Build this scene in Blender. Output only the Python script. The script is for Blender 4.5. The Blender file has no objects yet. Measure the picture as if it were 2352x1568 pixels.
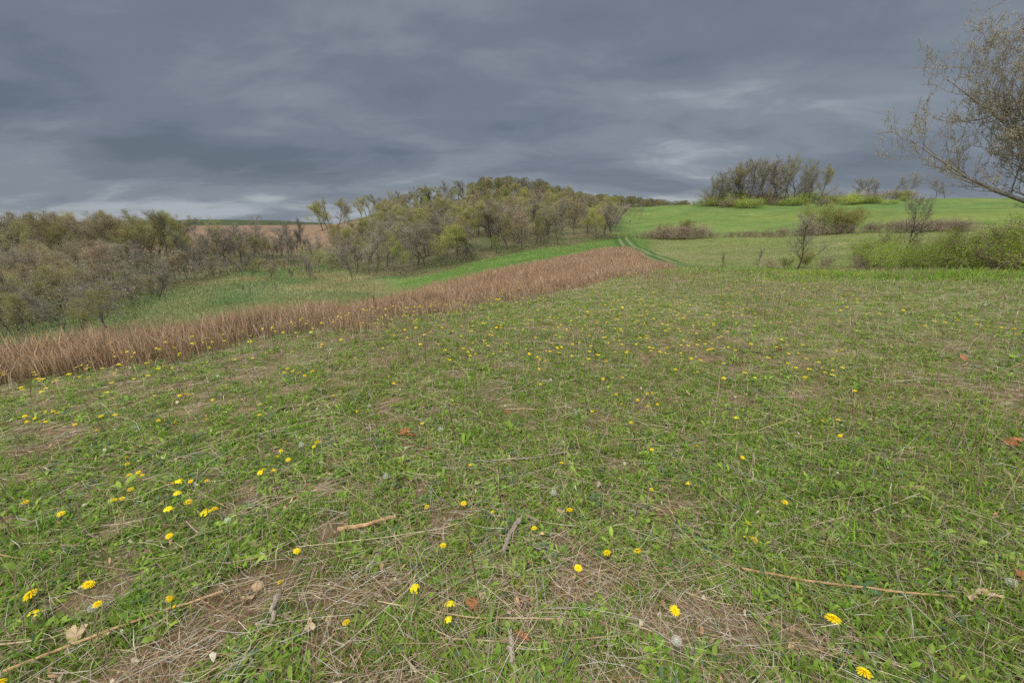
import bpy, math, random
import numpy as np
from mathutils import Vector, Matrix
R = math.radians
sc = bpy.context.scene
# ------------------------------------------------------------------ camera
TH = R(16.1); CAMZ = 1.6; FP = 915.0         # pitch, eye height, focal length in 2352-px units
cam_d = bpy.data.cameras.new("camera"); cam = bpy.data.objects.new("camera", cam_d)
sc.collection.objects.link(cam); sc.camera = cam
cam_d.sensor_width = 36.0; cam_d.lens = 36.0 * FP / 2352.0
cam_d.clip_start = 0.05; cam_d.clip_end = 12000
cam.location = (0, 0, CAMZ); cam.rotation_euler = (R(90) - TH, 0, 0)
# ------------------------------------------------------------------ sky
SUN_EL, SUN_AZ = R(52), R(205)                # azimuth clockwise from +Y (the view direction)
w = bpy.data.worlds.new("World"); sc.world = w; w.use_nodes = True
nt = w.node_tree; nt.nodes.clear()
def N(t, nt=nt, **k):
    n = nt.nodes.new(t)
    for a, b in k.items(): setattr(n, a, b)
    return n
def math_n(nt, op, a, b=None, clamp=False):
    n = nt.nodes.new('ShaderNodeMath'); n.operation = op; n.use_clamp = clamp
    for i, v in enumerate((a, b)):
        if v is None: continue
        if isinstance(v, (int, float)): n.inputs[i].default_value = v
        else: nt.links.new(v, n.inputs[i])
    return n.outputs[0]
def ramp(nt, fac, stops, interp='EASE'):
    n = nt.nodes.new('ShaderNodeValToRGB'); n.color_ramp.interpolation = interp
    e = n.color_ramp.elements
    while len(e) < len(stops): e.new(0.5)
    for el, (p, c) in zip(e, stops):
        el.position = p; el.color = (*c, 1) if len(c) == 3 else c
    if fac is not None: nt.links.new(fac, n.inputs[0])
    return n
def maprange(nt, v, a, b, c=0.0, d=1.0, smooth=True):
    n = nt.nodes.new('ShaderNodeMapRange'); n.interpolation_type = 'SMOOTHSTEP' if smooth else 'LINEAR'
    n.inputs[1].default_value = a; n.inputs[2].default_value = b
    n.inputs[3].default_value = c; n.inputs[4].default_value = d
    nt.links.new(v, n.inputs[0]); return n.outputs[0]
def mixc(nt, f, a, b, bt='MIX'):
    n = nt.nodes.new('ShaderNodeMix'); n.data_type = 'RGBA'; n.blend_type = bt
    for i, v in ((0, f), (6, a), (7, b)):
        if isinstance(v, (int, float)): n.inputs[i].default_value = v
        elif isinstance(v, tuple): n.inputs[i].default_value = (*v, 1)
        else: nt.links.new(v, n.inputs[i])
    return n.outputs[2]
tc = N('ShaderNodeTexCoord'); sep = N('ShaderNodeSeparateXYZ'); nt.links.new(tc.outputs['Generated'], sep.inputs[0])
X, Y, Z = sep.outputs
zc = math_n(nt, 'MAXIMUM', Z, 0.0)
den = math_n(nt, 'ADD', zc, 0.20)
comb = N('ShaderNodeCombineXYZ')
nt.links.new(math_n(nt, 'DIVIDE', X, den), comb.inputs[0])
nt.links.new(math_n(nt, 'DIVIDE', Y, den), comb.inputs[1])
def cloud(rot, scl, loc, scale, detail, rough, dist, src=comb):
    mp = N('ShaderNodeMapping'); nt.links.new(src.outputs[0], mp.inputs[0])
    mp.inputs[1].default_value = loc; mp.inputs[2].default_value = (0, 0, R(rot)); mp.inputs[3].default_value = scl
    no = N('ShaderNodeTexNoise'); nt.links.new(mp.outputs[0], no.inputs[0])
    no.inputs['Scale'].default_value = scale; no.inputs['Detail'].default_value = detail
    no.inputs['Roughness'].default_value = rough; no.inputs['Distortion'].default_value = dist
    return no.outputs[0]
c1 = cloud(16, (0.55, 1.0, 1), (3.1, 4.9, 0), 1.05, 6, 0.47, 0.7)
c2 = cloud(-18, (1.0, 1.6, 1), (7.3, 2.2, 0), 1.5, 6, 0.6, 0.4)
cl = math_n(nt, 'ADD', math_n(nt, 'MULTIPLY', c1, 0.62), math_n(nt, 'MULTIPLY', c2, 0.38))
lowb = maprange(nt, Z, 0.02, 0.14, 0.14, 0.0)
cl2 = math_n(nt, 'ADD', cl, lowb)
base = ramp(nt, cl2, [(0.36, (0.130, 0.160, 0.203)), (0.47, (0.170, 0.202, 0.252)), (0.57, (0.222, 0.258, 0.308)), (0.71, (0.39, 0.43, 0.475))], 'EASE').outputs[0]
sky = N('ShaderNodeTexSky', sky_type='NISHITA'); sky.sun_disc = False
sky.sun_elevation = SUN_EL; sky.sun_rotation = SUN_AZ; sky.air_density = 1.0; sky.dust_density = 2.0
sk = mixc(nt, 1.0, sky.outputs[0], (0.1, 0.1, 0.1), 'MULTIPLY')
mix1 = mixc(nt, 0.96, sk, base)
# added light: overcast sky boosted overhead and behind the viewer, outside the frame
sky_boost = math_n(nt, 'MAXIMUM', maprange(nt, Z, 0.44, 0.85, 1.0, 9.2), maprange(nt, math_n(nt, 'MULTIPLY', Y, -1.0), 0.15, 0.8, 1.0, 8.2))
vm = N('ShaderNodeVectorMath', operation='SCALE'); nt.links.new(mix1, vm.inputs[0]); nt.links.new(sky_boost, vm.inputs[3])
warm = mixc(nt, maprange(nt, sky_boost, 1.0, 6.0, 0, 1), (1, 1, 1), (1.17, 1.02, 0.78))
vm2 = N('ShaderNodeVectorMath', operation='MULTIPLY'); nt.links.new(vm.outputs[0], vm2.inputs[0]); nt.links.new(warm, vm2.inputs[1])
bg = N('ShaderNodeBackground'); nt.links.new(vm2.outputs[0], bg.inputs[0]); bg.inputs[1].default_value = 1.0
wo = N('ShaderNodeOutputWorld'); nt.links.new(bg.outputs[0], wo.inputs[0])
w.cycles.sampling_method = 'MANUAL'; w.cycles.sample_map_resolution = 512
# ------------------------------------------------------------------ sun behind the cloud
sd = bpy.data.lights.new("sun", 'SUN'); sd.energy = 1.5; sd.angle = R(14); sd.color = (1.0, 0.955, 0.88)
so = bpy.data.objects.new("sun", sd); sc.collection.objects.link(so)
sdir = Vector((math.sin(SUN_AZ) * math.cos(SUN_EL), math.cos(SUN_AZ) * math.cos(SUN_EL), math.sin(SUN_EL)))
so.rotation_euler = sdir.to_track_quat('Z', 'Y').to_euler(); so.location = (0, -20, 40)
vs = sc.view_settings; vs.view_transform = 'Standard'; vs.look = 'None'; vs.exposure = 0.0; vs.gamma = 1.0
sc.cycles.max_bounces = 5; sc.cycles.diffuse_bounces = 3; sc.cycles.glossy_bounces = 1
sc.cycles.transmission_bounces = 2; sc.cycles.transparent_max_bounces = 4
sc.cycles.use_denoising = False
C = sc.collection
rng = np.random.default_rng(7)
# ------------------------------------------------------------------ noise
def _h(ix, iy, s):
    n = (ix.astype(np.int64) * 374761393 + iy.astype(np.int64) * 668265263 + s * 974634777) & 0x7fffffff
    n = ((n ^ (n >> 13)) * 1274126177) & 0x7fffffff
    return ((n ^ (n >> 16)) & 0xffff) / 65535.0
def vnoise(x, y, s=0):
    ix = np.floor(x); iy = np.floor(y); fx = x - ix; fy = y - iy
    fx = fx * fx * (3 - 2 * fx); fy = fy * fy * (3 - 2 * fy)
    a = _h(ix, iy, s); b = _h(ix + 1, iy, s); c = _h(ix, iy + 1, s); d = _h(ix + 1, iy + 1, s)
    return (a * (1 - fx) + b * fx) * (1 - fy) + (c * (1 - fx) + d * fx) * fy
def fbm(x, y, scale, octv=4, s=0):
    x = np.asarray(x, float) / scale; y = np.asarray(y, float) / scale; t = 0; a = 0.5; tot = 0
    for o in range(octv):
        t = t + a * vnoise(x + 17.3 * o, y - 9.1 * o, s + o); tot += a; a *= 0.5; x = x * 2.03; y = y * 2.03
    return t / tot
def sstep(v, a, b):
    t = np.clip((v - a) / (b - a), 0, 1); return t * t * (3 - 2 * t)
# ------------------------------------------------------------------ pixel <-> world (2352-px frame), only used to measure the place
def phi_of(px, py=520.0):
    up = (784 - py) / FP
    return math.atan(((px - 1176) / FP) / (math.cos(TH) + up * math.sin(TH)))
def z_of(py, r, ph):                          # height relative to the eye of what shows at row py, range r
    return r * math.cos(ph) * math.tan(math.atan((784 - py) / FP) - TH)
# ------------------------------------------------------------------ terrain: profile per azimuth. ('z',r,z) or (r, row)
PROF = [
 (0,    [('z',0,-1.6),('z',3,-1.64),('z',7.2,-1.84),('z',8.9,-2.02),('z',10.5,-2.6),('z',13,-3.5),('z',20,-5.2),(45,750),(80,672),(115,618),(160,570),(250,530),(330,519),('z',600,-6),('z',1500,-25),('z',9000,-60)]),
 (400,  [('z',0,-1.6),('z',3,-1.62),('z',7.3,-1.76),('z',9,-2.25),('z',13,-3.2),('z',20,-4.7),(38,712),(60,650),(90,612),(130,575),(200,545),(320,517),('z',600,-2),('z',1500,-20),('z',9000,-60)]),
 (700,  [('z',0,-1.6),('z',3,-1.61),('z',8,-1.74),('z',10,-2.2),('z',14,-3.2),('z',22,-4.6),(40,698),(62,646),(85,620),(115,592),(180,553),(300,516),('z',600,-2),('z',1500,-20),('z',9000,-60)]),
 (800,  [('z',0,-1.6),('z',3,-1.60),('z',8,-1.74),('z',10,-2.2),('z',14,-3.1),('z',24,-4.6),(42,688),(60,650),(80,615),(115,570),(160,530),(205,503),('z',260,2),('z',600,-2),('z',1500,-20),('z',9000,-60)]),
 (900,  [('z',0,-1.6),('z',3,-1.60),('z',8.3,-1.74),('z',11,-2.25),('z',16,-3.1),('z',26,-4.5),(44,680),(58,648),(80,600),(120,545),(170,505),(220,480),('z',280,6),('z',600,2),('z',1500,-20),('z',9000,-60)]),
 (1060, [('z',0,-1.6),('z',9,-1.74),('z',13,-2.35),('z',20,-2.8),('z',30,-3.6),(46,640),(62,612),(85,565),(125,515),(180,475),(245,450),('z',300,12),('z',600,2),('z',1500,-20),('z',9000,-60)]),
 (1200, [('z',0,-1.6),('z',9.8,-1.70),('z',14,-2.3),('z',22,-2.75),('z',32,-3.35),(52,597),(70,585),(95,545),(140,495),(200,455),(255,440),('z',310,14),('z',600,2),('z',1500,-20),('z',9000,-60)]),
 (1320, [('z',0,-1.6),('z',11,-1.70),('z',16,-2.3),('z',25,-2.8),('z',40,-3.4),(60,580),(78,568),(105,530),(145,490),(200,465),(240,458),('z',310,10),('z',600,2),('z',1500,-20),('z',9000,-60)]),
 (1430, [('z',0,-1.6),('z',14,-1.68),('z',19,-2.25),('z',28,-2.8),('z',42,-3.4),(60,576),(85,561),(104,552),(140,517),(190,487),(235,477),('z',310,8),('z',600,0),('z',1500,-20),('z',9000,-60)]),
 (1570, [('z',0,-1.6),('z',17,-1.66),('z',22,-2.15),('z',30,-2.9),(44,612),(60,590),(85,562),(104,549),(140,510),(190,475),(230,466),('z',310,8),('z',600,0),('z',1500,-20),('z',9000,-60)]),
 (1850, [('z',0,-1.6),('z',17.5,-1.64),('z',23,-2.1),('z',30,-2.8),(42,614),(60,583),(80,560),(97,543),(135,507),(180,478),(215,462),('z',250,10),('z',600,2),('z',1500,-20),('z',9000,-60)]),
 (2100, [('z',0,-1.6),('z',17,-1.50),('z',23,-1.9),('z',30,-2.5),(42,608),(60,578),(75,555),(90,535),(130,500),(170,475),(210,452),('z',250,10),('z',600,2),('z',1500,-20),('z',9000,-60)]),
 (2352, [('z',0,-1.6),('z',18,-1.32),('z',24,-1.7),('z',30,-2.1),(42,600),(60,570),(80,540),(130,500),(170,475),(210,452),('z',250,9),('z',600,2),('z',1500,-20),('z',9000,-60)]),
]
NPH, NLR = 361, 400
LR0, LR1 = math.log(0.5), math.log(9000)
lrs = np.linspace(LR0, LR1, NLR)
cols = []
for px, pr in PROF:
    ph = phi_of(px); rr, zz = [], []
    for p in pr:
        if p[0] == 'z': rr.append(max(p[1], 0.4)); zz.append(p[2])
        else: rr.append(p[0]); zz.append(z_of(p[1], p[0], ph))
    cols.append((ph, np.interp(np.exp(lrs), rr, zz)))
phk = np.array([c[0] for c in cols]); tab0 = np.stack([c[1] for c in cols])
phg = np.linspace(-math.pi, math.pi, NPH); TAB = np.empty((NPH, NLR))
gen = 0.5 * (tab0[0] + tab0[-1])
for j in range(NLR):
    TAB[:, j] = np.interp(phg, np.concatenate(([-math.pi, -R(95)], phk, [R(95), math.pi])),
                          np.concatenate(([gen[j], tab0[0, j]], tab0[:, j], [tab0[-1, j], gen[j]])))
def gsm(a, sig, axis):
    k = int(3 * sig) + 1; g = np.exp(-0.5 * (np.arange(-k, k + 1) / sig) ** 2); g /= g.sum()
    p = np.pad(a, [(k, k) if i == axis else (0, 0) for i in range(2)], mode='edge')
    return np.apply_along_axis(lambda v: np.convolve(v, g, 'valid'), axis, p)
TAB = gsm(gsm(TAB, 2.2, 1), 2.0, 0)
def Hh(x, y):                                 # terrain height in world space
    x = np.asarray(x, float); y = np.asarray(y, float)
    r = np.maximum(np.hypot(x, y), 0.5); ph = np.arctan2(x, y)
    a = (ph + math.pi) / (2 * math.pi) * (NPH - 1); b = np.clip((np.log(r) - LR0) / (LR1 - LR0) * (NLR - 1), 0, NLR - 1.001)
    i = np.clip(a.astype(int), 0, NPH - 2); j = b.astype(int); fa = a - i; fb = b - j
    z = (TAB[i, j] * (1 - fa) + TAB[i + 1, j] * fa) * (1 - fb) + (TAB[i, j + 1] * (1 - fa) + TAB[i + 1, j + 1] * fa) * fb
    near = 1 - sstep(r, 18, 40)
    z = z + near * ((fbm(x, y, 0.45, 3, 5) - 0.5) * 0.07 + (fbm(x, y, 3.0, 2, 9) - 0.5) * 0.10)
    far = sstep(r, 25, 60)
    z = z + far * (fbm(x, y, 14.0, 3, 11) - 0.5) * 0.9 + sstep(r, 400, 700) * (fbm(x, y, 500.0, 3, 13) - 0.5) * 30
    return z + CAMZ
def ground_at(px, py):                        # where the sight line through (px,py) meets the meadow
    dx = (px - 1176) / FP; up = (784 - py) / FP
    d = np.array([dx, math.cos(TH) + up * math.sin(TH), -math.sin(TH) + up * math.cos(TH)])
    t = np.linspace(0.6, 60, 3000); P = d[None] * t[:, None]; P[:, 2] += CAMZ
    below = np.nonzero(P[:, 2] < Hh(P[:, 0], P[:, 1]))[0]
    k = below[0] if len(below) else len(t) - 1
    return P[k, 0], P[k, 1], float(Hh(P[k, 0], P[k, 1]))
# ------------------------------------------------------------------ land zones
D2 = math.pi / 180
def r_in(ph):   return np.interp(ph / D2, [-95, -75, -54, -48, -42, -36, -30, -18, -8, 1.4, 8, 14, 19, 22, 24], [9.4, 9.3, 8.8, 8.2, 7.65, 7.65, 7.8, 8.2, 8.9, 10.2, 12.2, 15.5, 18.5, 24, 40])
def r_out(ph):  return np.interp(ph / D2, [-95, -51, -39, -26, -18, -12, -5, 1.4, 8, 13, 15.5, 17, 19, 21.5, 23], [15, 14.5, 14, 14.5, 16, 19, 26, 36, 50, 63, 66, 60, 44, 27, 22])
def r_wood(ph): return np.interp(ph / D2, [-90, -60, -45, -38, -33, -29, -24, -20, -15, -8, 1.4, 8, 12, 15, 17, 18.5], [40, 42, 46, 58, 84, 92, 84, 66, 60, 63, 73, 82, 92, 100, 106, 400])
def lush(x, y):
    g = .16 * fbm(x, y, 1.3, 3, 21) + .72 * fbm(x, y, 0.20, 3, 22) + .06 + 0.05 * sstep(x, 0.2, 3.0) + .03
    for cx, cy, s, a in LUSH: g = g + a * np.exp(-((x - cx) ** 2 + (y - cy) ** 2) / (2 * s * s))
    return g
def pixspots(L): return [(*ground_at(px, py)[:2], s, a) for px, py, s, a in L]
LUSH = []
LUSH = pixspots([(430, 1500, .11, -.6), (330, 1530, .08, -.5), (585, 1350, .09, -.8), (1650, 1440, .10, -.5), (1480, 1190, .15, -.2), (310, 1285, .10, -.2), (1340, 1340, .1, -.25), (1240, 1480, .2, -.04), (1800, 1150, .5, .16), (2050, 1120, .5, .14), (2200, 1500, .3, .16), (300, 1150, .6, .12), (500, 1290, .25, .14), (1350, 900, .8, .1), (1100, 760, 1.2, .08), (1250, 860, .8, .1),
    (340, 1500, .1, .3), (2100, 1060, .8, .12), (1750, 900, 1.0, .06), (820, 1100, .4, -.05), (2000, 840, 2.0, -.05)])
# ------------------------------------------------------------------ mesh + material helpers
def mesh_np(name, V, T, col=None, mats=(), quads=None, midx=None, smooth=False):
    me = bpy.data.meshes.new(name)
    V = np.ascontiguousarray(V, np.float32); nT = 0 if T is None else len(T); nQ = 0 if quads is None else len(quads)
    me.vertices.add(len(V)); me.vertices.foreach_set('co', V.ravel())
    loops = np.concatenate(([] if nT == 0 else np.asarray(T, np.int32).ravel(), [] if nQ == 0 else np.asarray(quads, np.int32).ravel())).astype(np.int32)
    me.loops.add(len(loops)); me.loops.foreach_set('vertex_index', loops)
    me.polygons.add(nT + nQ)
    st = np.concatenate((np.arange(nT) * 3, nT * 3 + np.arange(nQ) * 4)).astype(np.int32)
    me.polygons.foreach_set('loop_start', st)
    if midx is not None: me.polygons.foreach_set('material_index', np.asarray(midx, np.int32))
    me.polygons.foreach_set('use_smooth', np.full(nT + nQ, smooth))
    if col is not None:
        at = me.attributes.new('tint', 'FLOAT_COLOR', 'POINT')
        c4 = np.ones((len(V), 4), np.float32); c4[:, :3] = col; at.data.foreach_set('color', c4.ravel())
    for m in mats: me.materials.append(m)
    me.update(calc_edges=True); return me
def link(name, me, parent=None, loc=(0, 0, 0), **props):
    o = bpy.data.objects.new(name, me); C.objects.link(o)
    if parent is not None: o.parent = parent
    o.location = loc
    for k, v in props.items(): o[k] = v
    return o
def thing(name, label, cat, loc, parts, rot=(0, 0, 0), scale=1.0, group=None):
    e = bpy.data.objects.new(name, None); C.objects.link(e); e.empty_display_size = 0.2
    e.location = loc; e.rotation_euler = rot; e.scale = (scale,) * 3 if isinstance(scale, (int, float)) else scale
    e['label'] = label; e['category'] = cat
    if group: e['group'] = group
    for n, m in parts:
        o = bpy.data.objects.new(n, m); C.objects.link(o); o.parent = e
    return e
def mat(name, color=None, attr=False, rough=0.8, transl=0.0, var=0.0, nscale=30.0, namp=0.25, spec=0.2, bump=0.0, hue=0.0):
    m = bpy.data.materials.new(name); m.use_nodes = True; t = m.node_tree; t.nodes.clear()
    out = N('ShaderNodeOutputMaterial', t); p = N('ShaderNodeBsdfPrincipled', t)
    p.inputs['Roughness'].default_value = rough; p.inputs['Specular IOR Level'].default_value = spec
    if attr: a = N('ShaderNodeAttribute', t); a.attribute_name = 'tint'; c = a.outputs['Color']
    else: c = color
    co = N('ShaderNodeTexCoord', t).outputs['Object']
    no = N('ShaderNodeTexNoise', t); t.links.new(co, no.inputs[0]); no.inputs['Scale'].default_value = nscale; no.inputs['Detail'].default_value = 4
    v = maprange(t, no.outputs[0], 0.25, 0.75, 1 - namp, 1 + namp, False)
    if var:
        oi = N('ShaderNodeObjectInfo', t)
        v = math_n(t, 'MULTIPLY', v, maprange(t, oi.outputs['Random'], 0, 1, 1 - var, 1 + var, False))
    h = N('ShaderNodeHueSaturation', t); t.links.new(v, h.inputs['Value'])
    if hue:
        oi = N('ShaderNodeObjectInfo', t); rr = math_n(t, 'FRACT', math_n(t, 'MULTIPLY', oi.outputs['Random'], 7.31))
        t.links.new(maprange(t, rr, 0, 1, 0.5 - hue, 0.5 + hue, False), h.inputs['Hue'])
    if isinstance(c, tuple): h.inputs['Color'].default_value = (*c, 1)
    else: t.links.new(c, h.inputs['Color'])
    t.links.new(h.outputs[0], p.inputs['Base Color'])
    if bump:
        b = N('ShaderNodeBump', t); b.inputs['Strength'].default_value = bump; b.inputs['Distance'].default_value = 0.02
        t.links.new(no.outputs[0], b.inputs['Height']); t.links.new(b.outputs[0], p.inputs['Normal'])
    s = p.outputs[0]
    if transl:
        tr = N('ShaderNodeBsdfTranslucent', t); t.links.new(h.outputs[0], tr.inputs[0])
        mx = N('ShaderNodeMixShader', t); mx.inputs[0].default_value = transl
        t.links.new(s, mx.inputs[1]); t.links.new(tr.outputs[0], mx.inputs[2]); s = mx.outputs[0]
    t.links.new(s, out.inputs[0]); return m
M_GRASS = mat('grass_blades', attr=True, rough=0.6, transl=0.4, nscale=3, namp=0.12)
M_STRAW = mat('dry_straw', attr=True, rough=0.75, nscale=40, namp=0.2)
M_PRAIRIE = mat('dead_prairie_grass', attr=True, rough=0.8, transl=0.1, nscale=0.6, namp=0.12)
M_STEM = mat('green_stem', (0.12, 0.15, 0.05), rough=0.6)
M_YEL = mat('dandelion_yellow', (0.82, 0.60, 0.008), rough=0.6, transl=0.15, var=0.12, nscale=60, namp=0.15)
M_YEL2 = mat('rocket_yellow', (0.72, 0.60, 0.01), rough=0.6, transl=0.15, var=0.1, nscale=60, namp=0.15)
M_SEED = mat('seed_down', (0.85, 0.86, 0.82), rough=0.9, transl=0.5)
M_DEADSTEM = mat('dead_stem', (0.105, 0.06, 0.042), rough=0.85, var=0.25)
M_OAK = mat('oak_leaf_brown', (0.27, 0.11, 0.045), rough=0.7, transl=0.15, var=0.3, nscale=25, namp=0.35)
M_HUSK = mat('pale_husk', (0.42, 0.32, 0.20), rough=0.8, transl=0.1, var=0.2, nscale=40, namp=0.3)
M_STALK = mat('corn_stalk', (0.33, 0.21, 0.11), rough=0.7, var=0.15, nscale=25, namp=0.4, bump=0.4)
M_GREYWOOD = mat('weathered_wood', (0.25, 0.21, 0.17), rough=0.9, var=0.15, nscale=60, namp=0.4, bump=0.6)
M_STONE = mat('buff_stone', (0.50, 0.34, 0.21), rough=0.85, nscale=50, namp=0.4, bump=0.6)
M_BARK = mat('tree_bark', (0.088, 0.077, 0.066), rough=0.9, var=0.3, nscale=2.5, namp=0.35)
M_BARKPALE = mat('pale_bark', (0.22, 0.20, 0.17), rough=0.9, var=0.2, nscale=2.5, namp=0.35)
M_TWIG = mat('bare_twigs', (0.265, 0.235, 0.19), rough=0.9, transl=0.35, var=0.3, nscale=0.7, namp=0.2, hue=0.015)
M_OLIVE = mat('olive_buds', (0.30, 0.28, 0.115), rough=0.7, transl=0.5, var=0.3, nscale=0.5, namp=0.25, hue=0.025)
M_YGREEN = mat('fresh_leaves', (0.29, 0.30, 0.09), rough=0.65, transl=0.5, var=0.25, nscale=0.5, namp=0.25, hue=0.02)
M_GREEN = mat('shrub_leaves', (0.37, 0.48, 0.075), rough=0.65, transl=0.68, var=0.3, nscale=0.6, namp=0.25, hue=0.02)
M_RUSSET = mat('russet_buds', (0.32, 0.26, 0.165), rough=0.7, transl=0.5, var=0.25, nscale=0.5, namp=0.25, hue=0.015)
M_CEDAR = mat('cedar_needles', (0.035, 0.055, 0.022), rough=0.7, var=0.2, nscale=0.8, namp=0.3)
M_BRUSH = mat('brown_brush', (0.26, 0.20, 0.155), rough=0.9, var=0.25, nscale=0.8, namp=0.3, hue=0.015)
# ------------------------------------------------------------------ ground sheet
def mixa(a, b, t): return a * (1 - t[:, None]) + np.asarray(b)[None] * t[:, None]
def ground_color(x, y):
    r = np.hypot(x, y); ph = np.arctan2(x, y); n1 = fbm(x, y, 6.0, 4, 31); n2 = fbm(x, y, 1.3, 4, 33); n3 = fbm(x, y, 30.0, 3, 35)
    c = np.tile(np.array([[.135, .088, .056]]), (len(x), 1))
    c = mixa(c, (.19, .145, .09), sstep(n2, .35, .65) * .7)
    L = lush(x, y)
    c = mixa(c, (.10, .125, .04), sstep(L, .40, .62) * .7)
    c = mixa(c, (.105, .135, .045), sstep(r, 4, 12) * .8)
    # beyond the crest of the meadow
    e = (n1 - .5) * 6
    pale = np.stack([.135 + .06 * (n1 - .4), .155 + .02 * (n1 - .4), .058 + .04 * (n1 - .5)], 1)
    pf = sstep(ph / D2, 18, 20) * sstep(r + e, 24, 30)
    c = c * (1 - pf[:, None]) + pale * pf[:, None]
    # valley floor on the left
    val = np.stack([.135 + .16 * (n1 - .5), .152 + .05 * (n1 - .5), .065 + .05 * (n1 - .5)], 1)
    vf = (1 - sstep(ph / D2, -16, -12)) * sstep(r, 14, 20)
    c = c * (1 - vf[:, None]) + val * vf[:, None]
    # dead prairie field
    rin, rout = r_in(ph), r_out(ph)
    bf = sstep(r, rin, rin + .6) * (1 - sstep(r, rout - 1, rout + 1)) * (rout > rin)
    c = mixa(c, (.19, .115, .075), bf)
    # mown strip between prairie and wood
    rw = r_wood(ph)
    sf = sstep(r, rout, rout + 2) * (1 - sstep(r + e, rw - 3, rw)) * sstep(ph / D2, -19, -14) * (1 - sstep(ph / D2, 17.5, 19))
    c = mixa(c, (.09, .155, .035), sf * .9)
    # wood floor
    wf = sstep(r + e, rw - 2, rw + 3) * (1 - sstep(r, 330, 360)) * (1 - sstep(ph / D2, 15, 17.5))
    wood = np.stack([.12 + .10 * (n1 - .5), .115 + .04 * (n1 - .5), .06 + .05 * (n1 - .5)], 1)
    c = c * (1 - wf[:, None]) + wood * wf[:, None]
    wf2 = (1 - sstep(ph / D2, -22, -19)) * sstep(r, 120, 135) * (1 - sstep(r, 330, 345))
    brown = np.stack([.185 + .08 * (n3 - .5), .122 + .05 * (n3 - .5), .085 + .02 * (n3 - .5)], 1)
    c = c * (1 - wf2[:, None]) + brown * wf2[:, None]
    # hill pasture on the right
    hf = sstep(r + e * .5, 104, 108) * (1 - sstep(r, 270, 300)) * sstep(ph / D2, 12.5, 14.5)
    hill = np.stack([.105 + .07 * (n1 - .5) + .06 * (n3 - .5), .150 + .05 * (n1 - .5) + .03 * (n3 - .5), .040 + .02 * (n1 - .5)], 1)
    c = c * (1 - hf[:, None]) + hill * hf[:, None]
    ff = sstep(r, 345, 380)
    c = mixa(c, (.05, .062, .03), ff)
    return np.clip(c, .01, .6)
def build_ground():
    fine = np.arange(-62, 62.01, 0.14); coarse1 = np.arange(64, 298, 2.5)
    ph = np.concatenate((fine, coarse1)) * D2; nph = len(ph)
    rs = np.concatenate((np.geomspace(0.35, 30, 200, endpoint=False), np.geomspace(30, 350, 240, endpoint=False), np.geomspace(350, 9000, 40))); nr = len(rs)
    P, Q = np.meshgrid(ph, rs, indexing='ij')
    x = (Q * np.sin(P)).ravel(); y = (Q * np.cos(P)).ravel(); z = Hh(x, y)
    V = np.stack((x, y, z), 1); V = np.vstack((V, [[0, 0, float(Hh(0., 0.))]])); cen = len(V) - 1
    i = np.arange(nph); i2 = (i + 1) % nph; j = np.arange(nr - 1)
    I, J = np.meshgrid(i, j, indexing='ij'); I2, _ = np.meshgrid(i2, j, indexing='ij')
    q = np.stack((I * nr + J, I * nr + J + 1, I2 * nr + J + 1, I2 * nr + J), -1).reshape(-1, 4)[:, ::-1]
    T = np.stack((i * nr, i2 * nr, np.full(nph, cen)), 1)[:, ::-1]
    m = bpy.data.materials.new('meadow_soil'); m.use_nodes = True; t = m.node_tree; b = t.nodes['Principled BSDF']
    b.inputs['Roughness'].default_value = 0.95; b.inputs['Specular IOR Level'].default_value = 0.1
    a = N('ShaderNodeAttribute', t); a.attribute_name = 'tint'
    co = N('ShaderNodeTexCoord', t).outputs['Object']; c = a.outputs['Color']
    for scl, amp in ((0.12, .12), (0.8, .16), (6.0, .22), (45.0, .3)):
        no = N('ShaderNodeTexNoise', t); t.links.new(co, no.inputs[0]); no.inputs['Scale'].default_value = scl; no.inputs['Detail'].default_value = 5
        v = maprange(t, no.outputs[0], .3, .7, 1 - amp, 1 + amp, False)
        vmn = N('ShaderNodeVectorMath', t, operation='SCALE'); t.links.new(c, vmn.inputs[0]); t.links.new(v, vmn.inputs[3]); c = vmn.outputs[0]
    bu = N('ShaderNodeBump', t); bu.inputs['Strength'].default_value = .7; bu.inputs['Distance'].default_value = .03
    t.links.new(no.outputs[0], bu.inputs['Height']); t.links.new(bu.outputs[0], b.inputs['Normal'])
    t.links.new(c, b.inputs['Base Color'])
    me = mesh_np('ground', V, T, ground_color(V[:, 0], V[:, 1]), (m,), quads=q, smooth=True)
    link('ground', me, kind='structure')
build_ground()
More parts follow.
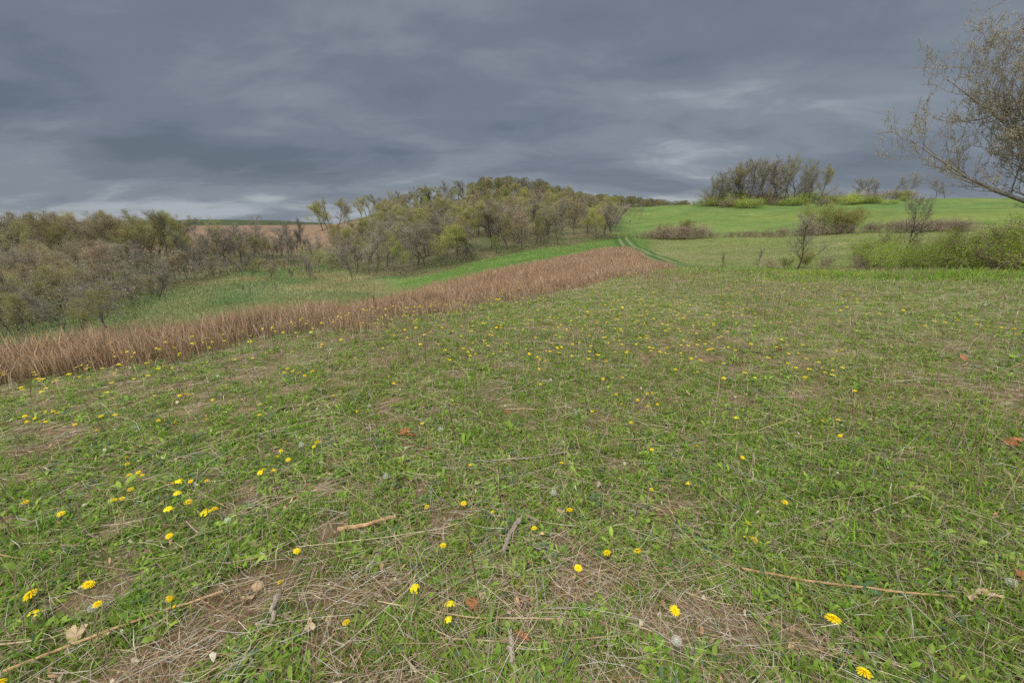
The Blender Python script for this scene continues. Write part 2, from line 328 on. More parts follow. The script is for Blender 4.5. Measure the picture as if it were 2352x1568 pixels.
# ------------------------------------------------------------------ scatter helpers
def polar(n, r0, r1, a, ph0=-72, ph1=72, rg=rng):  # n(r) ~ r^a
    u = rg.random(n); k = a + 1
    r = (u * (r1 ** k - r0 ** k) + r0 ** k) ** (1 / k) if abs(k) > 1e-6 else r0 * (r1 / r0) ** u
    ph = rg.uniform(ph0, ph1, n) * D2
    return r * np.sin(ph), r * np.cos(ph), r, ph
def around(n_front, r0, r1, a, n_disc, n_back):  # the framed sector, the spot underfoot and the ground beside and behind the viewer
    A = [polar(n_front, r0, r1, a), polar(n_disc, .05, r0, 1, -72, 72), polar(n_disc, .05, r0, 1, 72, 288), polar(n_back, r0, 12, 0, 72, 288)]
    x, y, r, ph = (np.concatenate(v) for v in zip(*A)); return x, y, r, np.arctan2(x, y)
def blades(x, y, z, h, wd, lean, az, col, colt, faz=None, curve=1.0):
    n = len(x); fa = rng.uniform(0, math.pi * 2, n) if faz is None else faz
    dx, dy = np.cos(fa) * wd * .5, np.sin(fa) * wd * .5
    lx, ly = np.cos(az), np.sin(az)
    def pt(t, s, sg):
        o = np.sin(lean) * h * (t ** (1 + curve)); zz = h * t * np.cos(lean * t)
        return np.stack((x + lx * o + sg * dx * s, y + ly * o + sg * dy * s, z + zz), 1)
    V = np.stack((pt(0., .8, -1), pt(0., .8, 1), pt(.55, 1., -1), pt(.55, 1., 1), pt(1., 0., 1)), 1).reshape(-1, 3)
    b = np.arange(n)[:, None] * 5
    T = np.concatenate((b + [0, 1, 3], b + [0, 3, 2], b + [2, 3, 4]), 0)
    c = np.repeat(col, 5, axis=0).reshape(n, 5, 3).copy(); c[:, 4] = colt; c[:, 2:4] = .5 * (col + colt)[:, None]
    return V, T, c.reshape(-1, 3)
def merge(parts):
    V, T, Cc, o = [], [], [], 0
    for v, t, c in parts: V.append(v); T.append(t + o); Cc.append(c); o += len(v)
    return np.vstack(V), np.vstack(T), np.vstack(Cc)
def rc(n, a, b, s=.12):
    t = rng.random(n)[:, None]; c = np.asarray(a)[None] * (1 - t) + np.asarray(b)[None] * t
    return c * np.exp(rng.normal(0, s, n))[:, None]
def on_meadow(r, ph, x, y): 
    edge = r_in(ph) + (fbm(x, y, 1.5, 3, 41) - .5) * 1.6
    lim = np.where(ph / D2 > 20, 34., edge)
    return r < lim + .3
# ---- grass
def build_grass():
    P = []
    x, y, r, ph = around(760000, .75, 32, -.55, 7000, 110000)
    L = lush(x, y); band = sstep(r, 12.5, 15) * sstep(ph / D2, 20, 27) * sstep(fbm(x, y, 2.5, 3, 47), .40, .52); L = L + .25 * band; keep = (rng.random(len(x)) < .30 + .58 * sstep(L, .38, .64)) & on_meadow(r, ph, x, y)
    x, y, r, ph, L, band = x[keep], y[keep], r[keep], ph[keep], L[keep], band[keep]; n = len(x)
    z = Hh(x, y) - .004
    tall = 1 + 1.3 * sstep(r, 13, 18) * (fbm(x, y, 2.2, 2, 44) > .45)
    h = rng.gamma(5, .0072, n) * (.7 + .9 * sstep(L, .45, .75)) * tall * (1 + .012 * r)
    wd = rng.uniform(.0022, .0046, n) + .0007 * r
    g = rc(n, (.125, .235, .026), (.27, .38, .055), .22)
    yel = (fbm(x, y, 2.0, 3, 46) - .5)[:, None] * np.array([[.10, .04, .01]]); g = np.clip(g + yel, .01, .4)
    dry = rng.random(n) < (.20 + .10 * sstep(r, 4, 12)) * (1 - .8 * band); g[dry] = rc(dry.sum(), (.25, .20, .12), (.36, .30, .20), .15)
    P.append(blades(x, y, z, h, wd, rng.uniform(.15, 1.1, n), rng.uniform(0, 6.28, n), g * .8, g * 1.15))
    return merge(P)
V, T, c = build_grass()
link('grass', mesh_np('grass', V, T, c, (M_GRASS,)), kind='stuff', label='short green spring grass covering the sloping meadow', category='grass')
# ---- leafy weeds: rosettes and little upright sprays
def leaves(x, y, z, L, W, az, el, bend, roll, col):
    n = len(x); d = np.stack((np.cos(az), np.sin(az)), 1); s = np.stack((-np.sin(az), np.cos(az)), 1)
    prof = [(0., .12), (.35, .75), (.7, 1.), (1., 0.)]
    rows = []
    for t, wv in prof:
        a = el - bend * t; o = L * t * np.cos(a); zz = z + L * t * np.sin(a)
        cen = np.stack((x + d[:, 0] * o, y + d[:, 1] * o, zz), 1)
        if wv == 0: rows.append(cen[:, None]); continue
        off = np.stack((s[:, 0] * W * wv * .5 * np.cos(roll), s[:, 1] * W * wv * .5 * np.cos(roll), W * wv * .5 * np.sin(roll)), 1)
        up = np.zeros((n, 3)); up[:, 2] = W * wv * .12
        rows.append(np.stack((cen - off + up, cen + off + up), 1))
    V = np.concatenate(rows, 1).reshape(-1, 3); b = np.arange(n)[:, None] * 7
    T = np.concatenate((b + [0, 1, 3], b + [0, 3, 2], b + [2, 3, 5], b + [2, 5, 4], b + [4, 5, 6]), 0)
    return V, T, np.repeat(col, 7, axis=0)
def build_weeds():
    x, y, r, ph = around(42000, .8, 11, -.5, 400, 7000)
    L = fbm(x, y, .35, 3, 51) * .6 + lush(x, y) * .4; k = (L > .49) & on_meadow(r, ph, x, y); x, y, r = x[k], y[k], r[k]; n = len(x)
    m = 8; kind = rng.random(n)
    px, py = np.repeat(x, m), np.repeat(y, m); rr = np.repeat(r, m); kk = np.repeat(kind, m); N2 = len(px)
    keep = rng.random(N2) < np.repeat(rng.uniform(.5, 1, n), m)
    size = np.repeat(rng.uniform(.45, 1.05, n) * (1 + .04 * r), m)
    az = np.tile(np.arange(m) / m * 6.283, n) + rng.uniform(-.4, .4, N2) + np.repeat(rng.uniform(0, 6, n), m)
    flat = kk < .45
    el = np.where(flat, rng.uniform(.1, .6, N2), rng.uniform(.7, 1.35, N2))
    Lg = size * np.where(flat, rng.uniform(.022, .05, N2), rng.uniform(.03, .065, N2)); Wd = Lg * np.where(kk < .2, .5, np.where(kk < .7, .33, .2))
    z = Hh(px, py) + rng.uniform(0, .02, N2)
    big = np.repeat(rng.random(n) < .008, m) & (rr < 5); Lg = np.where(big, Lg * 1.6, Lg); Wd = np.where(big, Wd * 1.5, Wd)
    col = rc(n, (.12, .225, .028), (.25, .35, .055), .17)
    blu = rng.random(n) < .12; col[blu] = rc(blu.sum(), (.08, .15, .065), (.14, .21, .10), .1)
    col = np.repeat(col, m, axis=0) * np.exp(rng.normal(0, .12, N2))[:, None]
    jit = .012 * size
    a = (px + rng.normal(0, 1, N2) * jit, py + rng.normal(0, 1, N2) * jit, z, Lg, Wd, az, el, rng.uniform(.2, 1.0, N2), rng.normal(0, .35, N2), col)
    return leaves(*[v[keep] for v in a])
V, T, c = build_weeds()
link('leafy_weeds', mesh_np('leafy_weeds', V, T, c, (M_GRASS,)), kind='stuff', label='small green leafy weeds growing low among the grass', category='weeds')
# ---- straw litter
def strands(x, y, z0, L, wd, az, lift, tilt, col, nseg=3, follow=True):
    n = len(x); rows = []; bend = rng.normal(0, .35, n)
    px, py = x.copy(), y.copy()
    for s in range(nseg + 1):
        t = s / nseg; a = az + bend * (t - .5)
        if s: px = px + np.cos(a) * L / nseg; py = py + np.sin(a) * L / nseg
        zz = Hh(px, py) + lift + tilt * L * t
        w_ = wd * (1 - .5 * t) * .5; ox, oy = -np.sin(a) * w_, np.cos(a) * w_
        rows.append(np.stack((np.stack((px - ox, py - oy, zz), 1), np.stack((px, py, zz + wd * .45), 1), np.stack((px + ox, py + oy, zz), 1)), 1))
    V = np.concatenate(rows, 1).reshape(-1, 3); k = (nseg + 1) * 3; b = np.arange(n)[:, None] * k; T = []
    for s in range(nseg):
        o = s * 3
        for q in (0, 1): T += [b + [o + q, o + q + 1, o + q + 4], b + [o + q, o + q + 4, o + q + 3]]
    return V, np.concatenate(T, 0), np.repeat(col, k, axis=0)
def straw_col(n):
    c = rc(n, (.28, .21, .14), (.46, .37, .27), .22); k = rng.random(n)
    m = k < .22; c[m] = rc(m.sum(), (.20, .11, .07), (.30, .17, .10), .15)
    m = k > .88; c[m] = rc(m.sum(), (.42, .40, .36), (.5, .47, .42), .08); return c
def build_straw():
    P = []
    x, y, r, ph = around(140000, .75, 24, -.25, 1500, 26000); L = .4 * fbm(x, y, .9, 4, 61) + .6 * fbm(x, y, .25, 3, 62); lu = lush(x, y)
    k = (rng.random(len(x)) < .62 + .38 * sstep(L - .35 * (lu - .5), .46, .64)) & on_meadow(r, ph, x, y); x, y, r = x[k], y[k], r[k]; n = len(x)
    P.append(strands(x, y, None, rng.gamma(2.2, .055, n) * (1 + .03 * r), rng.uniform(.0010, .0025, n) + .00008 * r, rng.uniform(0, 6.28, n), rng.uniform(.004, .045, n), rng.normal(0, .15, n), straw_col(n)))
    # thatch heaps near the foot of the frame
    for (px, py, s, q) in ((1000, 1290, .3, 900), (1250, 1480, .25, 1100), (1640, 1330, .14, 800), (1450, 1500, .25, 800), (1330, 1240, .12, 260), (1060, 1440, .25, 700), (2260, 1300, .3, 600), (1850, 1230, .3, 400), (500, 1480, .2, 400), (900, 1230, .3, 500), (1160, 830, .5, 300), (2010, 720, 1.0, 400), (1340, 950, .3, 250), (1000, 1100, .5, 500)):
        cx, cy, _ = ground_at(px, py); q = int(q * .22); x = cx + rng.normal(0, s, q); y = cy + rng.normal(0, s * .6, q)
        P.append(strands(x, y, None, rng.gamma(3, .05, q), rng.uniform(.0011, .0026, q), rng.uniform(0, 6.28, q), rng.uniform(.004, .05, q), rng.normal(0, .15, q), straw_col(q)))
    # long fallen stalks
    x, y, r, ph = polar(700, .9, 15, .0); k = on_meadow(r, ph, x, y); x, y, r = x[k], y[k], r[k]; n = len(x)
    P.append(strands(x, y, None, rng.uniform(.3, .9, n), rng.uniform(.0018, .0038, n), rng.uniform(0, 6.28, n), rng.uniform(.01, .035, n), rng.normal(0, .04, n), straw_col(n) * .95, 6))
    return merge(P)
V, T, c = build_straw()
link('straw', mesh_np('straw', V, T, c, (M_STRAW,)), kind='stuff', label='pale dead straw and broken stalks littering the soil between the grass', category='straw')
# ---- leaf scraps and woody bits
def build_litter():
    x, y, r, ph = polar(7000, .8, 20, -.1); k = on_meadow(r, ph, x, y); x, y, r = x[k], y[k], r[k]; n = len(x)
    c = rc(n, (.20, .11, .06), (.38, .24, .14), .25); m = rng.random(n) < .3; c[m] = rc(m.sum(), (.36, .30, .22), (.48, .42, .34), .12)
    P = [leaves(x, y, Hh(x, y) + rng.uniform(.005, .03, n), rng.uniform(.012, .038, n) * (1 + .03 * r), rng.uniform(.008, .022, n) * (1 + .04 * r), rng.uniform(0, 6.28, n), rng.normal(.1, .3, n), rng.uniform(-1.0, 1.4, n), rng.normal(0, .6, n), c)]
    x, y, r, ph = polar(4500, .8, 16, -.1); k = on_meadow(r, ph, x, y); x, y, r = x[k], y[k], r[k]; n = len(x)
    P.append(strands(x, y, None, rng.gamma(2.5, .035, n) + .03, rng.uniform(.003, .0075, n), rng.uniform(0, 6.28, n), rng.uniform(.006, .03, n), rng.normal(0, .1, n), np.where(rng.random(n)[:, None] < .5, rc(n, (.17, .11, .07), (.28, .18, .11), .15), rc(n, (.24, .20, .16), (.36, .31, .26), .15))))
    return merge(P)
V, T, c = build_litter()
link('leaf_litter', mesh_np('leaf_litter', V, T, c, (M_STRAW,)), kind='stuff', label='scraps of dead leaf and woody bits scattered over the meadow', category='litter')
# ---- standing thin dead stems in the middle distance
def build_standing():
    P = []
    x, y, r, ph = polar(46000, 1.6, 28, .45); d = fbm(x, y, 2.5, 3, 71) + .10 * (1 - sstep(ph / D2, 0, 30))
    k = (rng.random(len(x)) < sstep(d, .40, .72)) & on_meadow(r, ph, x, y); x, y, r = x[k], y[k], r[k]; n = len(x)
    P.append(blades(x, y, Hh(x, y), rng.gamma(4, .048, n) + .05, rng.uniform(.0018, .003, n) + .0004 * r, rng.uniform(.02, .45, n), rng.uniform(0, 6.28, n), rc(n, (.11, .07, .05), (.27, .19, .13), .2), rc(n, (.20, .14, .10), (.38, .30, .21), .2)))
    x, y, r, ph = polar(26000, 1.2, 24, .1); k = on_meadow(r, ph, x, y); x, y, r = x[k], y[k], r[k]; n = len(x)
    P.append(blades(x, y, Hh(x, y), rng.gamma(4, .02, n) + .02, rng.uniform(.0018, .003, n) + .0004 * r, rng.uniform(.3, 1.2, n), rng.uniform(0, 6.28, n), straw_col(n) * .85, straw_col(n)))
    return merge(P)
V, T, c = build_standing()
link('dead_stems', mesh_np('dead_stems', V, T, c, (M_STRAW,)), kind='stuff', label='thin upright dead stems standing all over the meadow', category='dead stems')
# ---- dead prairie grass
def build_prairie():
    P = []
    def region(n, ph0, ph1, ra, rb, a):
        x, y, r, ph = polar(n, ra, rb, a, ph0, ph1); wob = (fbm(x, y, 1.2, 3, 81) - .5) + (fbm(x, y, .3, 2, 82) - .5)
        k = (r > r_in(ph) + wob * 1.8 - .25 + rng.exponential(.22, len(x)) * -1) & (r < r_out(ph) + wob * 3); return x[k], y[k], r[k], ph[k]
    for n, ph0, ph1, ra, rb, a in ((200000, -72, -10, 6, 20, .3), (250000, -12, 23, 7, 72, .35)):
        x, y, r, ph = region(n, ph0, ph1, ra, rb, a); n = len(x)
        gap = rng.random(n) < .25 + 1.5 * fbm(x, y, .5, 3, 88); x, y, r, ph = x[gap], y[gap], r[gap], ph[gap]; n = len(x)
        cl = fbm(x, y, .6, 3, 83); big = fbm(x, y, 5.0, 3, 85)
        edge = sstep(r - r_in(ph), -.3, 1.0)
        h = (rng.gamma(14, .043, n) * (.55 + .9 * cl)) * (.36 + .32 * edge) * (1 + .5 * sstep(-ph / D2, 15, 50)) * (1 + .08 * sstep(r, 20, 60))
        h = np.minimum(h, .72)
        c0 = rc(n, (.20, .122, .070), (.36, .245, .155), .24)
        pale = rng.random(n) < .16 + .26 * sstep(big, .5, .65); c0[pale] = rc(pale.sum(), (.30, .21, .14), (.42, .32, .23), .14)
        wd = rng.uniform(.0022, .0045, n) + .0005 * r
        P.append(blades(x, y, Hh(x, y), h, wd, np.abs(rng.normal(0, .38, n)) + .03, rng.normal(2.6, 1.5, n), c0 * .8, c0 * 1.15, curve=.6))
    # flattened pale tussocks where the field edge has fallen over
    x, y, r, ph = polar(9000, 6, 20, 0, -60, 20); wob = r - r_in(ph); k = (wob > -.5) & (wob < .7); x, y, r = x[k], y[k], r[k]; n = len(x)
    P.append(blades(x, y, Hh(x, y), rng.uniform(.2, .6, n), rng.uniform(.004, .007, n), rng.uniform(.5, 1.3, n), rng.normal(2.8, 1.0, n), straw_col(n) * .8, straw_col(n)))
    x, y, r, ph = polar(12000, 36, 60, .5, 11, 17); k = (fbm(x, y, 6, 2, 87) > .52); x, y, r = x[k], y[k], r[k]; n = len(x)
    P.append(blades(x, y, Hh(x, y), rng.uniform(.2, .5, n), np.full(n, .05), rng.uniform(.5, 1.3, n), rng.normal(2.8, 1.0, n), rc(n, (.4, .34, .26), (.5, .42, .32)), rc(n, (.4, .34, .26), (.5, .42, .32))))
    return merge(P)
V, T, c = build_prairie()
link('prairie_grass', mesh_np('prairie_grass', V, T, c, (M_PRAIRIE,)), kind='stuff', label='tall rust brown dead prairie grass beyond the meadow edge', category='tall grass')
# ---- rough grass on the far fields and in the valley
def build_rough():
    P = []
    x, y, r, ph = polar(260000, 16, 112, .2, -62, 62)
    phd = ph / D2; rw = r_wood(ph); rout = r_out(ph)
    k = ((phd > 18.5) & (r > 26)) | ((phd <= 18.5) & (r > rout) & (r < rw + 12))
    k &= rng.random(len(x)) < np.where(phd > 18.5, .75, 1.) * (.35 + .9 * fbm(x, y, 4, 3, 91))
    x, y, r, ph = x[k], y[k], r[k], ph[k]; n = len(x); c = ground_color(x, y) * np.exp(rng.normal(0, .22, n))[:, None] * 1.1
    d = rng.random(n) < .18 * (fbm(x, y, 5, 2, 93) > .5); c[d] = rc(d.sum(), (.22, .17, .1), (.3, .25, .16))
    strip = (ph / D2 > -19) & (ph / D2 < 18.5) & (r < rw[k])
    P.append(blades(x, y, Hh(x, y), np.where(strip, .5, np.where(ph / D2 > 18.5, .45, 1.)) * rng.uniform(.08, .35, n), (.012 + .0016 * r) * np.where(ph / D2 > 18.5, .5, .6), rng.uniform(.1, .9, n), rng.uniform(0, 6.28, n), c * np.where(ph / D2 > 18.5, 1.25, 1.2)[:, None], c * 1.6))
    return merge(P)
V, T, c = build_rough()
link('rough_grass', mesh_np('rough_grass', V, T, c, (M_GRASS,)), kind='stuff', label='rough green and straw coloured grass on the valley floor and far fields', category='grass')
# ------------------------------------------------------------------ mown path with two wheel tracks
def build_path():
    def pos(px, py, r): ph = phi_of(px, py); return r * math.sin(ph), r * math.cos(ph)
    K = [pos(1428, 553, 108), pos(1430, 556, 100), pos(1437, 564, 86), pos(1448, 574, 73), pos(1468, 586, 62), pos(1495, 597, 53), pos(1540, 606, 46), pos(1610, 612, 41), pos(1700, 615, 38), pos(1800, 617, 36)]
    K = np.array(K); t = np.arange(len(K)); tt = np.linspace(0, len(K) - 1, 260)
    cx, cy = gsm(np.interp(tt, t, K[:, 0])[None], 9, 1)[0], gsm(np.interp(tt, t, K[:, 1])[None], 9, 1)[0]
    dx, dy = np.gradient(cx), np.gradient(cy); l = np.hypot(dx, dy); nx, ny = -dy / l, dx / l
    offs = np.linspace(-2.1, 2.1, 25); X = cx[:, None] + nx[:, None] * offs; Y = cy[:, None] + ny[:, None] * offs
    jit = (fbm(X.ravel(), Y.ravel(), 3, 2, 95) - .5) * .5
    Zz = Hh(X, Y) + .09 - .06 * (np.abs(offs) / 2.1)[None] ** 6
    V = np.stack((X, Y, Zz), -1).reshape(-1, 3)
    o = np.tile(offs, len(cx)); tr = np.exp(-((np.abs(o + jit * .3) - .85) / .3) ** 2)
    c = mixa(np.tile([[.065, .145, .022]], (len(o), 1)), (.30, .31, .17), tr * .9)
    q = [[i * 25 + j, i * 25 + j + 1, (i + 1) * 25 + j + 1, (i + 1) * 25 + j] for i in range(len(cx) - 1) for j in range(24)]
    link('path', mesh_np('path', V, None, c, (M_GRASS,), quads=np.array(q), smooth=True), kind='structure', label='mown grass track with two pale wheel ruts', category='path')
build_path()
# ------------------------------------------------------------------ tubes
def tube(pts, rad, k=5, cap=False):
    pts = np.asarray(pts, float); n = len(pts); d = np.gradient(pts, axis=0); d /= np.linalg.norm(d, axis=1)[:, None] + 1e-9
    a = np.array([0, 0, 1.]) if abs(d[0, 2]) < .8 else np.array([1., 0, 0])
    u = np.cross(d, a); u /= np.linalg.norm(u, axis=1)[:, None] + 1e-9; v = np.cross(d, u)
    an = np.arange(k) / k * 2 * math.pi
    V = pts[:, None] + (np.cos(an)[None, :, None] * u[:, None] + np.sin(an)[None, :, None] * v[:, None]) * np.asarray(rad)[:, None, None]
    i = np.arange(n - 1)[:, None]; j = np.arange(k)[None]; j2 = (j + 1) % k
    a_, b_, c_, d_ = i * k + j, i * k + j2, (i + 1) * k + j2, (i + 1) * k + j
    T = np.concatenate((np.stack((a_, b_, c_), -1).reshape(-1, 3), np.stack((a_, c_, d_), -1).reshape(-1, 3)))
    V = V.reshape(-1, 3)
    if cap:
        V = np.vstack((V, pts[:1], pts[-1:])); e = len(V) - 2; jj = np.arange(k); j3 = (jj + 1) % k
        T = np.vstack((T, np.stack((jj, np.full(k, e), j3), 1), np.stack(((n - 1) * k + jj, (n - 1) * k + j3, np.full(k, e + 1)), 1)))
    return V, T
def join(L):
    V, T, o = [], [], 0
    for v, t in L: V.append(v); T.append(t + o); o += len(v)
    return np.vstack(V), np.vstack(T)
# ------------------------------------------------------------------ trees
def rotv(v, ax, a): return np.array(Matrix.Rotation(a, 3, Vector(ax)) @ Vector(v))
def grow(seed, H=12., fork=.3, spread=.6, nl=(7, 6, 6), ratio=(.62, .5, .45), lead=True, up=.25, rt=.16, stems=1, wind=(0., 0.), twig=.014, minr=None, first=.3):
    g = random.Random(seed); out = []
    def br(p, d, L, r, lev):
        n = 8 if lev == 0 else (5 if lev < 3 else 2); pts = [np.array(p)]; dd = np.array(d, float)
        for i in range(n):
            dd = dd + np.array([g.gauss(0, .10 + .05 * lev) + wind[0] * .05 * (lev > 0), g.gauss(0, .10 + .05 * lev) + wind[1] * .05 * (lev > 0), up * .18 * (lev > 0) + g.gauss(0, .04)])
            dd /= np.linalg.norm(dd); pts.append(pts[-1] + dd * L / n)
        pts = np.array(pts); tt = np.linspace(0, 1, n + 1); rr = np.maximum(r * (1 - tt * (.75 if lev == 0 else .85)), twig * .5)
        out.append((pts, rr, lev))
        if lev >= len(nl): return
        m = nl[lev]
        for c in range(m):
            t = (first + (1 - first) * (c + g.random()) / m) if lev == 0 else (.2 + .8 * (c + g.random()) / m)
            t = min(t, .999); k = t * n; i = int(k); q = pts[i] + (pts[i + 1] - pts[i]) * (k - i); dv = pts[i + 1] - pts[i]; dv /= np.linalg.norm(dv)
            ax = np.cross(dv, [g.gauss(0, 1), g.gauss(0, 1), g.gauss(0, 1)]); ax /= np.linalg.norm(ax) + 1e-9
            ang = spread * g.uniform(.7, 1.25) * (1.15 - .35 * t)
            nd = rotv(dv, ax, ang); nd[2] += .12
            if nd[2] < -.25: nd[2] *= -.3
            nd /= np.linalg.norm(nd)
            br(q, nd, L * ratio[lev] * g.uniform(.7, 1.2) * (1.15 - .55 * t if lev == 0 else 1.1 - .5 * t), max(r * (1 - t * .75) * g.uniform(.45, .65), twig), lev + 1)
    for s in range(stems):
        a = g.uniform(0, 6.28); tl = (g.uniform(.1, .35) if stems > 1 else g.uniform(0, .08))
        br((math.cos(a) * .2 * (stems > 1), math.sin(a) * .2 * (stems > 1), -.3), (math.cos(a) * tl, math.sin(a) * tl, 1.), H * (g.uniform(.5, 1.) if stems > 1 else g.uniform(.85, 1.)), rt * (1 if s == 0 else .75), 0)
    return out
def tree_meshes(name, B, bark, leafmat, nleaf, lsz, twigmat=None, seed=0, lev_leaf=2, spread=.25, asp=.5):
    g = np.random.default_rng(seed); L0 = [tube(p, r, 6 if l == 0 else (4 if l == 1 else 3)) for p, r, l in B if l <= 2]
    V, T = join(L0); tr = mesh_np(name + '_trunk', V, T, None, (bark,), smooth=True)
    L1 = [tube(p, r, 3) for p, r, l in B if l > 2]; Vs, Ts, mi, o = [], [], [], 0
    if L1: V, T = join(L1); Vs.append(V); Ts.append(T); mi.append(np.zeros(len(T), int)); o = len(V)
    if nleaf:
        segs = [(p[i], p[i + 1]) for p, r, l in B if l >= lev_leaf for i in range(len(p) - 1)]
        S = np.array(segs); k = g.integers(0, len(S), nleaf); t = g.random(nleaf)[:, None]
        cen = S[k, 0] * (1 - t) + S[k, 1] * t + g.normal(0, spread, (nleaf, 3))
        a = g.normal(0, 1, (nleaf, 3)); a /= np.linalg.norm(a, axis=1)[:, None]; b = np.cross(a, g.normal(0, 1, (nleaf, 3))); b /= np.linalg.norm(b, axis=1)[:, None]
        s = (lsz * g.uniform(.6, 1.4, nleaf))[:, None]
        V = np.stack((cen - a * s, cen - b * s * asp, cen + b * s * asp, cen + a * s), 1).reshape(-1, 3); bb = np.arange(nleaf)[:, None] * 4 + o
        Vs.append(V); Ts.append(np.concatenate((bb + [0, 1, 2], bb + [1, 3, 2]))); mi.append(np.ones(2 * nleaf, int))
    cr = mesh_np(name + '_crown', np.vstack(Vs), np.vstack(Ts), None, (twigmat or M_TWIG, leafmat or M_TWIG), midx=np.concatenate(mi))
    top = float(max(tr.vertices[i].co.z for i in range(0, len(tr.vertices), 7)))
    top = max(float(p[:, 2].max()) for p, r, l in B)
    return tr, cr, top
K = {}
def proto(key, *a, **k): K.setdefault(key, []).append(tree_meshes(*a, **k))
proto('bare', 'bare', grow(1, nl=(10, 7, 6, 3), ratio=(.62, .5, .45, .5), spread=.62, rt=.15, first=.18, twig=.016), M_BARK, M_TWIG, 2400, .34, seed=1, asp=.035, spread=.22)
for s in (2, 3, 52): proto('bare', 'bare', grow(s, nl=(14, 6, 6, 3), ratio=(.40, .5, .45, .5), spread=.50, up=.6, rt=.13, first=.16, twig=.016), M_BARK, M_TWIG, 2400, .34, seed=s, asp=.035, spread=.22)
for s in (4, 5): proto('barepale', 'barepale', grow(s, nl=(12, 6, 5, 3), ratio=(.40, .5, .45, .5), spread=.48, up=.75, rt=.12, first=.26, twig=.016), M_BARKPALE, M_TWIG, 2000, .34, seed=s, asp=.035, spread=.22)
for s in (6, 7, 8): proto('olive', 'olive', grow(s, nl=(12, 7, 5), ratio=(.48, .5, .45), spread=.65, up=.4, rt=.15, first=.15), M_BARK, M_OLIVE, 8500, .075, seed=s, spread=.3)
for s in (9, 10): proto('russet', 'russet', grow(s, nl=(13, 7, 5), ratio=(.46, .5, .45), spread=.58, up=.5, rt=.14, first=.15), M_BARK, M_RUSSET, 7500, .075, seed=s, spread=.3)
for s in (11, 12): proto('fresh', 'fresh', grow(s, nl=(9, 7, 5), spread=.7, rt=.14, first=.18), M_BARK, M_YGREEN, 10000, .09, seed=s, spread=.38)
for s in (13, 14): proto('big', 'big', grow(s, H=12, nl=(9, 7, 7, 2), spread=.75, rt=.34, first=.22, ratio=(.62, .55, .42, .5), wind=(-.8, 0)), M_BARK, M_OLIVE, 9000, .075, seed=s, spread=.3)
for s in (15, 16): proto('vase', 'vase', grow(s, H=12, nl=(9, 7, 6, 2), spread=.42, rt=.2, first=.25, ratio=(.7, .5, .4, .5), up=.5), M_BARK, M_OLIVE, 5200, .07, seed=s, spread=.25)
proto('brush', 'brush', grow(20, H=3, nl=(6, 5, 4), spread=.6, rt=.03, stems=7, twig=.010, first=.1), M_BRUSH, M_BRUSH, 1500, .05, twigmat=M_BRUSH, seed=20, lev_leaf=1, spread=.2)
proto('brush', 'brush', grow(21, H=3, nl=(6, 5, 4), spread=.8, rt=.03, stems=8, twig=.010, first=.1), M_BRUSH, M_BRUSH, 1500, .05, twigmat=M_BRUSH, seed=21, lev_leaf=1, spread=.2)
for s in (22, 23, 24): proto('bush', 'bush', grow(s, H=3, nl=(7, 5, 3), spread=.85, rt=.03, stems=8, twig=.008, first=.08, ratio=(.7, .5, .4)), M_BRUSH, M_GREEN, 3600, .045, twigmat=M_BRUSH, seed=s, lev_leaf=1, spread=.22)
for s in (25, 26): proto('ybush', 'ybush', grow(s, H=4, nl=(7, 5, 3), spread=.5, rt=.04, stems=5, twig=.008, first=.15), M_BRUSH, M_YGREEN, 5500, .05, twigmat=M_BRUSH, seed=s, lev_leaf=1, spread=.2)
def cedar(seed):
    g = np.random.default_rng(seed); Hc = 6.; V, T = tube([(0, 0, -.2), (0, 0, 3), (0, 0, 6)], [.14, .09, .02], 6); tr = mesh_np('cedar_trunk', V, T, None, (M_BARK,))
    n = 5000; t = g.random(n) ** .8; z = .4 + t * 5.6; rad = (1.5 * (1 - t) ** .8 + .08) * np.sqrt(g.random(n)) * (1 + .25 * np.sin(z * 5 + g.random(n)))
    a = g.uniform(0, 6.28, n); cen = np.stack((np.cos(a) * rad, np.sin(a) * rad, z), 1); d = g.normal(0, 1, (n, 3)); d[:, 2] += .8; d /= np.linalg.norm(d, axis=1)[:, None]
    b = np.cross(d, g.normal(0, 1, (n, 3))); b /= np.linalg.norm(b, axis=1)[:, None]
    V = np.stack((cen - b * .05, cen + b * .05, cen + d * .28), 1).reshape(-1, 3); T = np.arange(3 * n).reshape(-1, 3)
    return tr, mesh_np('cedar_crown', V, T, None, (M_CEDAR,)), 6.
proto('lone', 'lone', grow(65, H=5, nl=(15, 8, 6, 2), ratio=(.5, .5, .45, .5), spread=.85, rt=.085, up=.5, first=.2, twig=.008), M_BARK, M_TWIG, 1500, .16, seed=61, asp=.05, spread=.1)
proto('lone', 'lone', grow(63, H=5, nl=(12, 7, 6, 2), ratio=(.5, .5, .45, .5), spread=.8, rt=.07, up=.6, first=.15, twig=.008), M_BARK, M_TWIG, 1500, .16, seed=63, asp=.05, spread=.1)
K['bare'] += K['lone']
K['cedar'] = [cedar(1), cedar(2)]
tg = random.Random(99)
NAMES = dict(lone='bare_tree', bare='bare_tree', barepale='bare_tree', olive='budding_tree', russet='budding_tree', fresh='leafy_tree', big='budding_tree', vase='budding_tree', brush='brown_shrub', bush='green_shrub', ybush='budding_shrub', cedar='cedar_tree')
LOOK = dict(lone='bare small tree', bare='grey leafless tree', barepale='pale barked bare tree', olive='olive budded tree', russet='reddish brown budded tree', fresh='yellow green leafed tree', big='dark spreading tree with olive buds', vase='tall vase shaped tree with sparse buds', brush='brown leafless brush', bush='green leafy bush', ybush='yellow green bush', cedar='dark green cedar')
used = []
